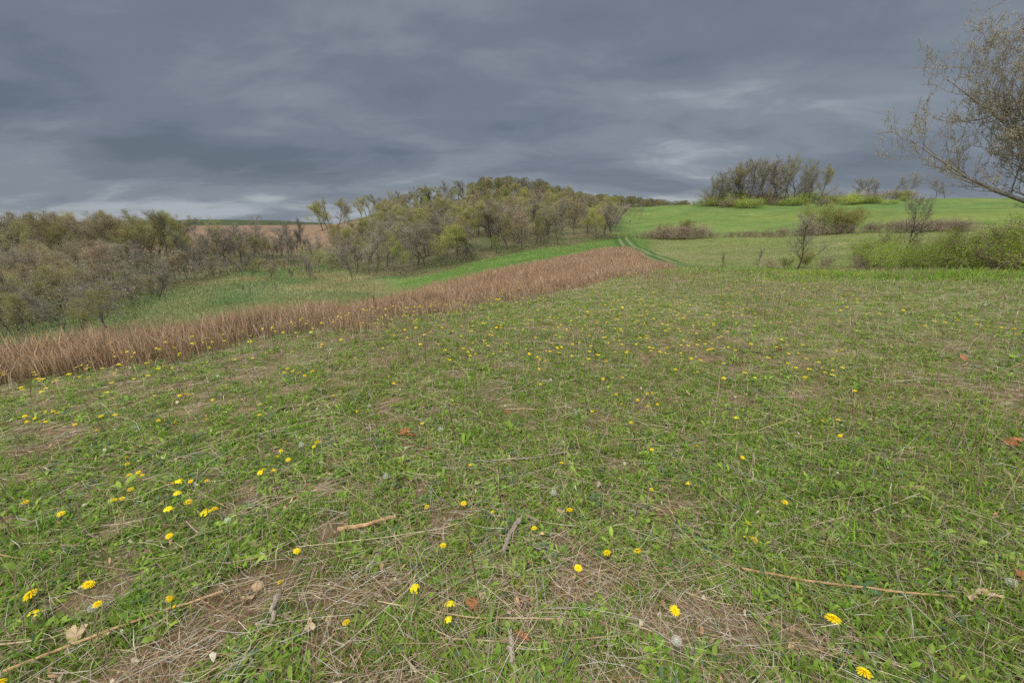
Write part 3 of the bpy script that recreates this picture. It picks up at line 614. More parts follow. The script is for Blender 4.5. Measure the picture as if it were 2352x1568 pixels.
def plant(kind, x, y, h, label=None, group=None, wide=1.0, cat=None, var=None, rz=None):
    P = K[kind]; tr, cr, top = P[var if var is not None else tg.randrange(len(P))]
    s = h / top; z = float(Hh(x, y)) - .05 * h * .3
    shrub = kind in ('brush', 'bush', 'ybush')
    used.append((x, y))
    return thing(NAMES[kind], label or LOOK[kind], cat or ('shrub' if shrub else 'tree'), (x, y, z), [('stems' if shrub else 'trunk', tr), ('foliage' if shrub else 'crown', cr)],
          (tg.gauss(0, .03), tg.gauss(0, .03), tg.uniform(0, 6.28) if rz is None else rz), (s * wide, s * wide, s), group)
def at(px, r, py=560): ph = phi_of(px, py); return r * math.sin(ph), r * math.cos(ph)
def plant_px(kind, px, r, ytop, label=None, group=None, wide=1.0, var=None, py=560, rz=None):
    x, y = at(px, r, py); h = z_of(ytop, r, math.atan2(x, y)) + CAMZ - float(Hh(x, y))
    return plant(kind, x, y, max(h, 1.), label, group, wide, None, var, rz)
# -- left tree line, the tall ones first
GL = 'trees in the valley on the left'
for px, r, yt, kd, lb in ((20, 88, 500, 'big', 'dark budding tree whose crown meets the left edge of the photo at the skyline'), (110, 92, 489, 'big', 'second tall budding tree from the left edge on the skyline'), (175, 96, 497, 'olive', 'round olive budded tree between the two tall dark trees on the left skyline'),
    (300, 88, 476, 'big', 'tallest dark tree of the left tree line, leaning left with heavy limbs'), (365, 84, 480, 'big', 'tall forked tree just right of the tallest one in the left tree line'), (425, 84, 478, 'bare', 'thin grey tree rising above the left tree line near the brown field'),
    (510, 100, 492, 'vase', 'slim budding tree in front of the brown field on the left'), (565, 104, 490, 'bare', 'tall bare tree centred before the far brown field'), (600, 112, 510, 'bare', 'short bare tree right of the tall one before the far brown field'),
    (640, 108, 503, 'bare', 'fan shaped bare tree on the skyline of the brown field'), (690, 106, 498, 'bare', 'round topped bare tree at the right end of the brown field'), (535, 118, 508, 'bare', 'small bare tree between two taller ones on the brown field skyline'), (470, 112, 512, 'bare', 'low bare tree at the left end of the brown field')):
    plant_px(kd, px, r, yt, lb, GL, 1.0)
plant_px('big', 22, 47, 590, 'dark trunked tree low in the left corner of the valley', GL, .9, py=650)
plant_px('fresh', 270, 58, 622, 'small tree in bright yellow green leaf in the left thicket', GL, 1.1, py=640)
RANK = [(430, 770, 62, 90, 572, 622, 34, 'bbbopr', 'scattered round the valley clearing'),  # px range, r range, row of tops, count, kinds, where
 (-90, 430, 98, 125, 480, 508, 56, 'oobbrr', 'in the back rank of the left woods'), (-120, 430, 62, 84, 544, 600, 66, 'bbbrrrp', 'in the middle rank of the left woods'), (-140, 400, 45, 62, 596, 660, 60, 'bbbborrp', 'in the front rank of the left woods'), (-160, 260, 30, 44, 640, 700, 26, 'bbbbop', 'in the nearest scrub of the left woods'),
 (370, 560, 64, 92, 560, 620, 26, 'bbbbp', 'in the grey thicket below the brown field'), (440, 730, 92, 116, 514, 562, 46, 'bbbop', 'along the foot of the brown field')]
KD = dict(o='olive', b='bare', r='russet', p='barepale', f='fresh')
for a, b, r0, r1, y0, y1, n, kinds, where in RANK:
    for i in range(n):
        px = a + (b - a) * (i + tg.random()) / n; r = tg.uniform(r0, r1); x, y = at(px, r, 600)
        if any((x - u) ** 2 + (y - v) ** 2 < 1.6 ** 2 for u, v in used): r += 2
        kd = KD[tg.choice(kinds)]; side = ' near the left edge' if px < 120 else ' in its middle' if px < 300 else ' at its right' if px < 560 else ' at its far right end'
        plant_px(kd, px, r, tg.uniform(y0, y1), LOOK[kd] + ' ' + where + side, GL + side, tg.uniform(1.15, 1.6), py=600)
for px, r, yt in ((578, 45, 655), (610, 50, 665), (640, 48, 672), (560, 47, 668), (380, 44, 690)):
    plant_px('bare', px, r, yt, {578: 'thin bare sapling alone in the valley clearing', 610: 'short forked sapling in the valley clearing', 640: 'rightmost thin sapling of the valley clearing', 560: 'small sapling left of the others in the clearing', 380: 'leaning dead sapling at the left of the clearing'}[px], 'saplings in the valley clearing', .8, py=690)
# -- the wooded hill
GH = 'trees on the wooded hill'
for k, (px, r, yt, kd) in enumerate(((745, 196, 457, 'olive'), (765, 200, 452, 'vase'), (785, 202, 450, 'vase'), (808, 204, 455, 'olive'), (848, 206, 446, 'vase'), (838, 196, 460, 'olive'), (875, 208, 446, 'olive'), (900, 210, 434, 'vase'), (925, 214, 438, 'bare'), (945, 222, 440, 'olive'), (960, 226, 424, 'olive'), (985, 228, 424, 'olive'), (1005, 232, 420, 'bare'), (1030, 236, 414, 'bare'), (1058, 238, 412, 'bare'), (1085, 244, 418, 'olive'), (1112, 248, 405, 'olive'), (1128, 250, 403, 'bare'))):
    side = ['leftmost', 'second', 'third', 'fourth', 'fifth', 'sixth', 'seventh', 'eighth', 'ninth', 'tenth', 'eleventh', 'twelfth', 'thirteenth', 'fourteenth', 'fifteenth', 'sixteenth', 'seventeenth', 'eighteenth'][k]
    plant_px(kd, px, r, yt, '%s skyline tree from the left on the wooded hill, %s' % (side, LOOK[kd].replace('tree ', '').replace(' tree', '')), GH, 1.5)
    if k % 2 == 0: plant_px('bare' if k % 4 else 'olive', px + 11, r - 6, yt + 6, 'lesser tree tucked beside the %s skyline tree of the wooded hill' % side, GH, 1.5)
for px, r, yt in ((975, 205, 452), (940, 196, 470), (990, 210, 446)):
    plant_px('cedar', px, r, yt, {835: 'dark cedar at the left end of the hill skyline', 975: 'dark cedar among bare trees below the hill skyline', 940: 'low dark cedar on the left slope of the wooded hill', 990: 'upper dark cedar near the hill skyline'}[px], 'cedars on the hill', 1.2)
for px, r, yt, kd, lb in ((955, 92, 505, 'fresh', 'rounded tree in fresh yellow green leaf low on the wooded hill'), (1070, 66, 515, 'bare', 'broad grey tree with dark forked trunk at the foot of the wood'), (1140, 72, 540, 'fresh', 'yellow flushed small tree at the edge of the wood'), (700, 64, 590, 'bare', 'bare grey tree at the lower left corner of the wood'),
    (800, 62, 560, 'bare', 'grey tree with straight dark trunk at the lower edge of the wood'), (855, 62, 565, 'bare', 'tall leafless tree standing clear at the wood edge above the green strip'), (915, 64, 545, 'fresh', 'slender yellow green tree at the bottom edge of the wood'), (1280, 84, 475, 'bare', 'grey tree with rising limbs near the right end of the wood edge'),
    (1230, 80, 480, 'olive', 'tall pale yellow budded tree near the right end of the wood'), (1180, 88, 478, 'olive', 'rounded yellow budded tree in the middle of the wood'), (1350, 100, 455, 'bare', 'tall bare tree at the right corner of the wood'), (1385, 104, 465, 'bare', 'bare tree standing out against the green pasture left of the gateway'), (1405, 104, 470, 'bare', 'rightmost bare tree of the wood beside the gateway'), (1365, 108, 462, 'bare', 'second bare tree from the gateway'), (790, 120, 478, 'barepale', 'pale barked tree low on the left flank of the hill')):
    plant_px(kd, px, r, yt, lb, GH, .95 if kd != 'fresh' else 1.15)
cnt = 0
while cnt < 360:
    phd = tg.uniform(-23.5, 14.2); rw = float(r_wood(phd * D2)); r = rw + 2 + tg.random() ** 1.2 * (235 - rw)
    if phd < -18 and r > 150: continue
    if phd < -14 and 110 < r < 200 and tg.random() < .2: continue
    x, y = r * math.sin(phd * D2), r * math.cos(phd * D2)
    if any((x - a) ** 2 + (y - b) ** 2 < (2.4 + r * .004) ** 2 for a, b in used): continue
    hi = min(1, max(0, (r - rw) / 90)); u = tg.random(); px = 1176 + FP * math.tan(phd * D2) / math.cos(TH)
    y0 = float(np.interp(px, [740, 860, 1000, 1100, 1200, 1300, 1400], [560, 530, 506, 490, 478, 466, 466])); y1 = float(np.interp(px, [740, 860, 960, 1060, 1130, 1200, 1270, 1330, 1360, 1400], [468, 452, 436, 424, 414, 413, 420, 436, 452, 460]))
    yt = y0 + (y1 - y0) * min(1, (r - rw) / (235 - rw)) ** .75 + tg.uniform(-8, 20)
    kd = ('bare' if u < .58 - .36 * hi else 'barepale' if u < .66 - .40 * hi else 'olive' if u < .78 - .10 * hi else 'russet' if u < .93 - .08 * hi else 'fresh')
    zone = ('at the foot of the wooded hill' if hi < .3 else 'half way up the wooded hill' if hi < .8 else 'near the top of the wooded hill') + (', left flank' if phd < -8 else ', right flank' if phd > 4 else ', middle')
    h = z_of(yt, r, phd * D2) + CAMZ - float(Hh(x, y)); h = min(max(h, 5.), 15.)
    plant(kd, x, y, h, LOOK[kd] + ' ' + zone, GH + zone[zone.index(','):], tg.uniform(1.4, 1.9)); cnt += 1
# -- far woods reading as one mass: simplified trees joined
def far_wood():
    P = []; g = np.random.default_rng(5)
    spots = [(tg.uniform(1085, 1350), tg.uniform(225, 268), tg.uniform(9, 12), 0) for _ in range(90)] + [(tg.uniform(1330, 1572), tg.uniform(262, 300), tg.uniform(9, 12), 1) for _ in range(80)] + \
            [(tg.uniform(330, 700), tg.uniform(500, 640), tg.uniform(10, 14), 3) for _ in range(220)]
    for px, r, h, zn in spots:
        x, y = at(px, r); z = float(Hh(x, y))
        if zn == 0: h = min(max(z_of(float(np.interp(px, [1085, 1130, 1200, 1250, 1300, 1350], [416, 404, 408, 412, 428, 452])) + tg.uniform(-3, 16), r, math.atan2(x, y)) + CAMZ - z, 4), 14)
        n = 1100 if zn < 3 else 400
        if zn == 1:                           # keeps its crowns level along the ridge behind the pasture
            want = 446 + 16 * sstep(np.array(px), 1330, 1560) + tg.uniform(-3, 6); z = z_of(float(want), r, math.atan2(x, y)) + CAMZ - h
        if zn == 3: z = z_of(509 + .02 * (px - 400) + tg.uniform(0, 5), r, math.atan2(x, y)) + CAMZ - h
        t = g.random(n) ** .7; zz = z + h * (.25 + .75 * t); rad = h * .33 * np.sqrt(np.clip(1 - (2 * t - .9) ** 2 * .8, .1, 1)) * np.sqrt(g.random(n)); a = g.uniform(0, 6.28, n)
        cen = np.stack((x + np.cos(a) * rad, y + np.sin(a) * rad, zz), 1); d = g.normal(0, 1, (n, 3)); d[:, 2] += .5; d /= np.linalg.norm(d, axis=1)[:, None]
        b = np.cross(d, g.normal(0, 1, (n, 3))); b /= np.linalg.norm(b, axis=1)[:, None]; s = h * (.022 if zn < 3 else .04)
        V = np.stack((cen - b * s * .4, cen + b * s * .4, cen + d * s * 1.5), 1).reshape(-1, 3)
        base = [(.13, .125, .05), (.115, .10, .055), (.14, .115, .05), (.10, .11, .05)][g.integers(0, 4)] if zn < 3 else (.07, .08, .05)
        P.append((V, np.arange(3 * n).reshape(-1, 3), np.repeat(rc(n, base, np.array(base) * 1.3, .2), 3, axis=0)))
        for q in range(3):
            a = tg.uniform(0, 6.28); v, t_ = tube([(x + math.cos(a) * .2, y + math.sin(a) * .2, z - 8), (x + math.cos(a) * .5, y + math.sin(a) * .5, z + h * .4), (x + math.cos(a) * 1.6, y + math.sin(a) * 1.6, z + h * .9)], [.2, .14, .04], 3)
            P.append((v, t_, np.tile([[.09, .08, .065]], (len(v), 1))))
    V, T, c = merge(P); link('far_woods', mesh_np('far_woods', V, T, c, (M_PRAIRIE,)), kind='stuff', label='distant budding woods along the ridge lines', category='woods')
far_wood()
# -- undergrowth along the wood edge and over the wood floor
def undergrowth():
    x, y, r, ph = polar(420000, 26, 235, -.3, -64, 18); rw = r_wood(ph); rw = np.where(ph / D2 < -40, rw - 14 * sstep(-ph / D2, 40, 46), rw); d = r - rw; L = fbm(x, y, 7, 4, 101)
    k = (d > -1.5) & (rng.random(len(x)) < np.where(d < 9, 1., .45) * sstep(L, .38, .62)) & ~((ph / D2 < -19) & (r > 128)); x, y, r, d, L = x[k], y[k], r[k], d[k], L[k]; n = len(x)
    hmax = .9 + 3.4 * sstep(L, .42, .7)
    z = Hh(x, y) + rng.random(n) ** 1.6 * hmax; cen = np.stack((x, y, z), 1)
    a = rng.normal(0, 1, (n, 3)); a /= np.linalg.norm(a, axis=1)[:, None]; b = np.cross(a, rng.normal(0, 1, (n, 3))); b /= np.linalg.norm(b, axis=1)[:, None]
    s = ((.025 + .0014 * r) * rng.uniform(.6, 1.5, n))[:, None]
    V = np.stack((cen - a * s, cen + b * s * .6, cen + a * s), 1).reshape(-1, 3); T = np.arange(3 * n).reshape(-1, 3)
    grn = rng.random(n) < np.where(z - Hh(x, y) > 1.2, .18, .60) - .15 * sstep(d, 10, 40)
    c = rc(n, (.17, .145, .12), (.26, .22, .18), .2); c[grn] = rc(grn.sum(), (.10, .165, .035), (.17, .23, .06), .2)
    return V, T, np.repeat(c, 3, axis=0)
V, T, c = undergrowth()
link('undergrowth', mesh_np('undergrowth', V, T, c, (M_GRASS,)), kind='stuff', label='low green and brown undergrowth on the floor of the woods', category='undergrowth')
# -- hedgerow across the fields
GHd = 'hedgerow shrubs between the two fields'
px = 1462
while px < 2230:
    if px > 1640 and tg.random() < .22: px += 13; continue
    r = float(np.interp(px, [1460, 1850, 2230], [103, 98, 88])); yt = float(np.interp(px, [1460, 1540, 1560, 1610, 1640, 1750, 1790, 1860, 2230], [532, 516, 510, 514, 529, 528, 518, 508, 498])) + tg.uniform(-5, 4)
    plant_px('brush', px, r + tg.uniform(-1.5, 1.5), yt, 'brown leafless brush in the hedgerow %s' % ('near the gateway' if px < 1560 else 'in its low middle stretch' if px < 1800 else 'at its right end'), GHd, tg.uniform(1.1, 1.7), py=545); px += tg.uniform(10, 18)
for px, r, yt, kd, lb in ((1578, 103, 500, 'ybush', 'yellow green budding bush rising out of the hedgerow'), (1530, 104, 510, 'ybush', 'small yellow green bush in the hedgerow near the gateway'), (1880, 100, 460, 'ybush', 'tall yellow green bush at the hedgerow behind the bare tree'), (1955, 98, 470, 'ybush', 'round yellow green bush right of the tall one in the hedgerow'), (1925, 99, 482, 'ybush', 'low green bush between two taller hedgerow bushes')):
    plant_px(kd, px, r, yt, lb, GHd, 1.1, py=540)
# -- thicket and grove on the right hilltop
GT = 'thicket on the right hilltop'
for px, r, yt, kd in [(1600, 205, 460, 'bush'), (1622, 196, 455, 'bush')] + [(1640 + i * 13.5 + tg.uniform(-5, 5), tg.uniform(182, 200), tg.uniform(444, 460), tg.choice(['bush', 'bush', 'bush', 'ybush', 'brush'])) for i in range(33)] + [(1630 + i * 20, tg.uniform(206, 214), tg.uniform(432, 446), tg.choice(['bush', 'brush'])) for i in range(24)]:
    plant_px(kd, px, r, yt, LOOK[kd] + (' in the left half of the hilltop thicket' if px < 1850 else ' in the right half of the hilltop thicket'), GT, 2.1, py=460)
GV = 'tall grove on the right hilltop'
for k, (px, yt, kd, wd) in enumerate(((1635, 402, 'big', .8), (1655, 388, 'lone', 1.), (1678, 374, 'olive', .9), (1700, 366, 'lone', 1.), (1722, 358, 'bare', .8), (1738, 366, 'bare', .7), (1752, 362, 'vase', .8), (1778, 354, 'lone', .9), (1800, 352, 'vase', .8), (1826, 351, 'lone', .9), (1845, 356, 'vase', .8), (1856, 385, 'bare', .8), (1884, 374, 'olive', .8))):
    plant_px(kd, px, 200 + tg.uniform(-6, 8), yt, '%s in the hilltop grove, number %s from the left' % (LOOK[kd], ['one', 'two', 'three', 'four', 'five', 'six', 'seven', 'eight', 'nine', 'ten', 'eleven', 'twelve', 'thirteen'][k]), GV, wd * 1.15, py=460)
for k in range(11):
    plant_px('bare', 1640 + k * 21 + tg.uniform(-6, 6), tg.uniform(192, 212), float(np.interp(k, [0, 3, 8, 10], [404, 368, 358, 388])) + tg.uniform(0, 14), 'thin bare tree among the trunks of the hilltop grove', GV, 1.1, [0, 4, 5][k % 3], py=460)
for px, yt, wd, lb in ((1968, 408, .8, 'leftmost small bare tree right of the hilltop grove'), (1992, 405, .8, 'second small bare tree right of the hilltop grove'), (2018, 408, .7, 'bare tree in the middle of the row beyond the hilltop'), (2048, 392, .8, 'taller bare tree in the row beyond the hilltop'), (2080, 390, .8, 'forked bare tree at the right of the hilltop row'), (2150, 402, .8, 'bare tree half hidden by the big tree at right'), (2170, 412, .8, 'low bare tree beside the big tree branches')):
    plant_px('lone', px, 215, yt, lb, 'bare trees beyond the hilltop', wd * 1.5, py=455)
# -- shrubs and small trees behind the crest of the meadow at right
plant_px('lone', 1836, 36, 484, 'lone small bare tree standing behind the crest of the meadow', None, 1.0, 0, py=590)
plant_px('lone', 1660, 34, 575, 'little bare sapling left of the lone bare tree', 'saplings behind the meadow crest', .7, 1, py=600)
plant_px('lone', 1745, 35, 562, 'thin grey sapling just left of the lone bare tree', 'saplings behind the meadow crest', .8, 1, py=600)
plant_px('lone', 2085, 38, 440, 'slender bare tree in front of the hedgerow at right', 'saplings behind the meadow crest', .7, 0, py=580)
plant_px('lone', 2045, 38, 520, 'short bare sapling left of the slender bare tree', 'saplings behind the meadow crest', .7, 1, py=580)
GS = 'shrubs behind the crest of the meadow'
for k, (px, r, yt, kd, wd) in enumerate(((1795, 38, 590, 'ybush', 1.2), (1860, 37, 585, 'ybush', 1.2), (1905, 36, 583, 'brush', 1.3), (1990, 36, 565, 'bush', 1.3), (2030, 37, 560, 'bush', 1.5), (2075, 36, 558, 'ybush', 1.3), (2110, 35, 555, 'bush', 1.5), (2160, 34, 552, 'bush', 1.5), (2215, 33, 545, 'bush', 1.6), (2265, 32, 535, 'bush', 1.6), (2310, 31, 528, 'bush', 1.7), (2360, 30, 520, 'bush', 1.7), (2430, 30, 520, 'bush', 1.7), (2500, 30, 520, 'bush', 1.7),
    (1770, 33, 600, 'brush', 1.3), (1880, 33, 598, 'brush', 1.3), (1980, 33, 596, 'brush', 1.4), (2060, 32, 590, 'brush', 1.4), (2140, 31, 588, 'brush', 1.4), (2225, 30, 585, 'brush', 1.4), (2300, 29, 583, 'brush', 1.4), (2370, 28, 583, 'brush', 1.4))):
    od = ['first', 'second', 'third', 'fourth', 'fifth', 'sixth', 'seventh', 'eighth', 'ninth', 'tenth', 'eleventh', 'twelfth', 'thirteenth', 'fourteenth'][k if k < 14 else k - 14]
    if k in (5, 8, 10, 15, 17, 19, 21): continue
    plant_px(kd, px + tg.uniform(-12, 12), r + tg.uniform(-2, 5), yt - (18 if px > 2180 else 8) + tg.uniform(-22, 14), '%s, %s from left in the %s row behind the meadow crest' % (LOOK[kd], od, 'taller back' if k < 14 else 'low front'), GS, wd, py=600)
for k in range(12):
    plant_px(['bush', 'ybush', 'bush'][k % 3], 2010 + k * 34 + tg.uniform(-8, 8), tg.uniform(32, 38), float(np.interp(k, [0, 5, 11], [548, 536, 508])) + tg.uniform(-24, 16), ['green leafy', 'yellow green budding', 'bright green leafy'][k % 3] + ' bush standing above the hedge behind the meadow crest', GS, tg.uniform(.9, 1.2), py=600)
# -- the big budding tree at the right edge
def big_tree():
    B = grow(44, H=11.5, nl=(72, 12, 8, 3), ratio=(.47, .46, .46, .5), spread=1.15, rt=.13, up=.45, first=.03, twig=.009, wind=(0, 0))
    tr, cr, top = tree_meshes('big_tree', B, mat('grey_brown_bark', (.20, .18, .155), rough=.9, nscale=6, namp=.4, bump=.5), mat('tree_buds', (.31, .275, .20), rough=.7, transl=.25, nscale=.8, namp=.3), 260000, .028, seed=44, lev_leaf=3, spread=.05)
    x, y = at(2440, 34, 560); z = float(Hh(x, y))
    thing('big_budding_tree', 'large tree with brown buds spreading its branches in from the right edge', 'tree', (x, y, z - .1), [('trunk', tr), ('crown', cr)], (0, 0, 2.2), (1.05, 1.05, 1.9))
big_tree()
# ------------------------------------------------------------------ farmhouse half hidden in the grove, posts
def box(x0, x1, y0, y1, z0, z1):
    V = np.array([(x, y, z) for z in (z0, z1) for x, y in ((x0, y0), (x1, y0), (x1, y1), (x0, y1))], float)
    T = np.array([(0, 2, 1), (0, 3, 2), (4, 5, 6), (4, 6, 7)] + [t for i in range(4) for t in ((i, (i + 1) % 4, (i + 1) % 4 + 4), (i, (i + 1) % 4 + 4, i + 4))]); return V, T
def house():
    x, y = at(1768, 222, 440); z = float(Hh(x, y)); e = thing('farmhouse', 'small grey gabled house half hidden behind the hilltop grove', 'house', (x, y, z), [], (0, 0, .9), .75)
    mw = mat('grey_siding', (.30, .32, .36), nscale=1.5, namp=.1); mr = mat('slate_roof', (.16, .18, .22), nscale=2, namp=.2); mg = mat('window_glass', (.03, .035, .04), rough=.1, spec=.5); mb = mat('chimney_brick', (.2, .12, .09), nscale=6)
    V, T = box(-5, 5, -3.5, 3.5, -1, 3.6); G = np.array([(-5, -3.5, 3.6), (-5, 3.5, 3.6), (-5, 0, 6.2), (5, -3.5, 3.6), (5, 3.5, 3.6), (5, 0, 6.2)], float)
    V, T = join([(V, T), (G, np.array([(0, 2, 1), (3, 4, 5)]))]); link('wall', mesh_np('wall', V, T, None, (mw,)), e)
    Rf = np.array([(-5.4, -4, 3.25), (5.4, -4, 3.25), (5.4, 0, 6.25), (-5.4, 0, 6.25), (-5.4, 4, 3.25), (5.4, 4, 3.25), (-5.4, -4, 3.45), (5.4, -4, 3.45), (5.4, 0, 6.5), (-5.4, 0, 6.5), (-5.4, 4, 3.45), (5.4, 4, 3.45)], float)
    q = np.array([(0, 1, 2, 3), (3, 2, 5, 4), (6, 9, 8, 7), (9, 10, 11, 8), (0, 6, 7, 1), (4, 5, 11, 10), (0, 3, 9, 6), (3, 4, 10, 9), (1, 7, 8, 2), (2, 8, 11, 5)])
    rf = link('roof', mesh_np('roof', Rf, None, None, (mr,), quads=q), e); V, T = box(1.5, 2.3, -.4, .4, 5.6, 7.4); link('chimney', mesh_np('chimney', V, T, None, (mb,)), rf)
    V, T = box(-.45, .45, -.04, .04, 0, 1.1); wm = mesh_np('window', V, T, None, (mg,))
    for wx in (-3.4, -.8, 3.2): link('window', wm, e, (wx, -3.53, 1.5))
    V, T = box(-.5, .5, -.05, .05, -.2, 2.1); link('door', mesh_np('door', V, T, None, (mb,)), e, (1.2, -3.54, .2))
house()
def post(px, r, ytop, label, name, m, rad, py, cap=None, sides=8):
    x, y = at(px, r, py); z = float(Hh(x, y)); h = z_of(ytop, r, math.atan2(x, y)) + CAMZ - z
    V, T = tube([(0, 0, -.3), (0, 0, 0), (0.01, 0, h * .5), (0, 0.01, h - rad * .3), (0, 0.01, h)], [rad, rad, rad * .97, rad * .95, rad * .7], sides, True)
    parts = [('post_shaft', mesh_np(name, V, T, None, (m,)))]
    if cap: V, T = box(-rad * 1.3, rad * 1.3, -rad * 1.3, rad * 1.3, h - .005, h + .03); parts.append(('post_cap', mesh_np('post_cap', V, T, None, (m,))))
    if name == 'metal_post':
        L = [box(-.004, .004, rad * .6, rad * 2.2, 0, h - .02)] + [box(-.012, .012, rad * .9, rad * 1.6, k * .09, k * .09 + .02) for k in range(1, max(2, int(h / .09)))]
        V, T = join(L); parts.append(('post_rib', mesh_np('post_rib', V, T, None, (m,))))
    thing(name, label, 'post', (x, y, z), parts)
M_WHITE = mat('white_post_paint', (.62, .62, .60), rough=.6, nscale=8, namp=.15); M_RUST = mat('rusty_steel', (.10, .045, .03), rough=.8, nscale=40, namp=.35)
post(1459, 102, 540, 'white wooden post at the right side of the field gateway', 'gate_post', M_WHITE, .16, 552, True)
post(1412, 102, 547, 'short white post at the left side of the field gateway', 'gate_post', M_WHITE, .14, 552, True)
post(862, 9.2, 678, 'dark rusty steel post standing in the brown prairie grass', 'metal_post', M_RUST, .014, 735)
# ------------------------------------------------------------------ flowers
def petals(rings, seed=0, w=.13):
    g = random.Random(seed); V, T = [], []
    for n, L, el, z0 in rings:
        for i in range(n):
            a = i / n * 6.283 + g.uniform(-.1, .1); l = L * g.uniform(.88, 1.08); e = el + g.uniform(-.12, .12); ca, sa = math.cos(a), math.sin(a)
            def P(t, s): 
                rr = l * t * math.cos(e - .25 * t); return (ca * rr - sa * s, sa * rr + ca * s, z0 + l * t * math.sin(e - .25 * t))
            b = len(V); V += [P(.1, -w * .35), P(.1, w * .35), P(.65, -w * .5), P(.65, w * .5), P(1, -w * .42), P(1, w * .42)]
            T += [(b, b + 1, b + 3), (b, b + 3, b + 2), (b + 2, b + 3, b + 5), (b + 2, b + 5, b + 4)]
    return np.array(V), np.array(T)
def head(seed, closed=False):
    if closed: V, T = petals([(14, .9, 1.15, 0), (10, .8, 1.3, 0)], seed, .16)
    else: V, T = petals([(22, 1.0, .12, .02), (20, .84, .34, .05), (16, .64, .62, .08), (12, .42, .95, .1), (6, .3, 1.3, .12)], seed)
    cup = tube([(0, 0, -.32), (0, 0, -.12), (0, 0, .06)], [.1, .3, .3], 8); n1 = len(T)
    V, T = join([(V, T), cup]); mi = np.concatenate((np.zeros(n1, int), np.ones(len(T) - n1, int)))
    return mesh_np('dandelion_head', V, T, None, (M_YEL, M_STEM), midx=mi)
HEADS = [head(1), head(2), head(3)]; CLOSED = head(4, True)
V, T = tube([(0, 0, -.02), (.004, .002, .3), (.006, 0, .65), (0, 0, 1)], [.0022, .002, .0019, .0018], 5); STEM = mesh_np('flower_stem', V, T, None, (M_STEM,), smooth=True)
def seedhead():
    g = np.random.default_rng(3); n = 95; k = np.arange(n) + .5; ph = np.arccos(1 - 2 * k / n); th = math.pi * (1 + 5 ** .5) * k
    d = np.stack((np.cos(th) * np.sin(ph), np.sin(th) * np.sin(ph), np.cos(ph)), 1); V, T = [], []
    for v in d:
        u = np.cross(v, (0.3, .5, .8)); u /= np.linalg.norm(u); x = np.cross(v, u); b = len(V)
        V += [v * .15 - u * .012, v * .15 + u * .012, v * .8]; T.append((b, b + 1, b + 2))
        for q in range(5):
            a = q * 1.2566; e = math.cos(a) * u + math.sin(a) * x; f = np.cross(v, e); b = len(V)
            V += [v * .80 - f * .018, v * .80 + f * .018, v * 1.0 + e * .2]; T.append((b, b + 1, b + 2))
    core = tube([(0, 0, -.15), (0, 0, 0), (0, 0, .15)], [.05, .15, .05], 6); n1 = len(T); V, T = join([(np.array(V), np.array(T)), core])
    return mesh_np('seed_globe', V, T, None, (M_SEED, M_STEM), midx=np.concatenate((np.zeros(n1, int), np.ones(len(T) - n1, int))))
SEED = seedhead()
def rocket(seed):
    g = np.random.default_rng(seed); L = []; n = 34
    for i in range(n):
        a = g.uniform(0, 6.28); q = math.sqrt(g.random()); c = np.array([math.cos(a) * q * .95, math.sin(a) * q * .95, .75 * math.sqrt(max(0, 1 - q * q)) + g.uniform(-.1, .1)])
        V, T = petals([(4, .26, .35, 0)], seed * 50 + i, .2); nrm = Vector((c[0], c[1], .9)).to_track_quat('Z', 'Y').to_matrix(); L.append((V @ np.array(nrm).T + c, T))
    V, T = join(L); return mesh_np('rocket_blossoms', V, T, None, (M_YEL2,))
ROCKET = [rocket(1), rocket(2)]
V, T = tube([(0, 0, -.02), (.01, .0, .4), (0, .01, .75), (0, 0, 1)], [.003, .0026, .0022, .0016], 5)
Lv = [(V, T)]
for i in range(7):
    a = i * 2.4; z = .1 + i * .11; l = .05 * (1.2 - z); Lv.append((np.array([(0, 0, z), (math.cos(a + .3) * l * .6, math.sin(a + .3) * l * .6, z + l * .5), (math.cos(a) * l * 1.2, math.sin(a) * l * 1.2, z + l * .6), (math.cos(a - .3) * l * .6, math.sin(a - .3) * l * .6, z + l * .5)]), np.array([(0, 1, 2), (0, 2, 3)])))
V, T = join(Lv); RSTEM = mesh_np('rocket_stem', V, T, None, (mat('rocket_green', (.07, .13, .03)),))
fg = random.Random(5)
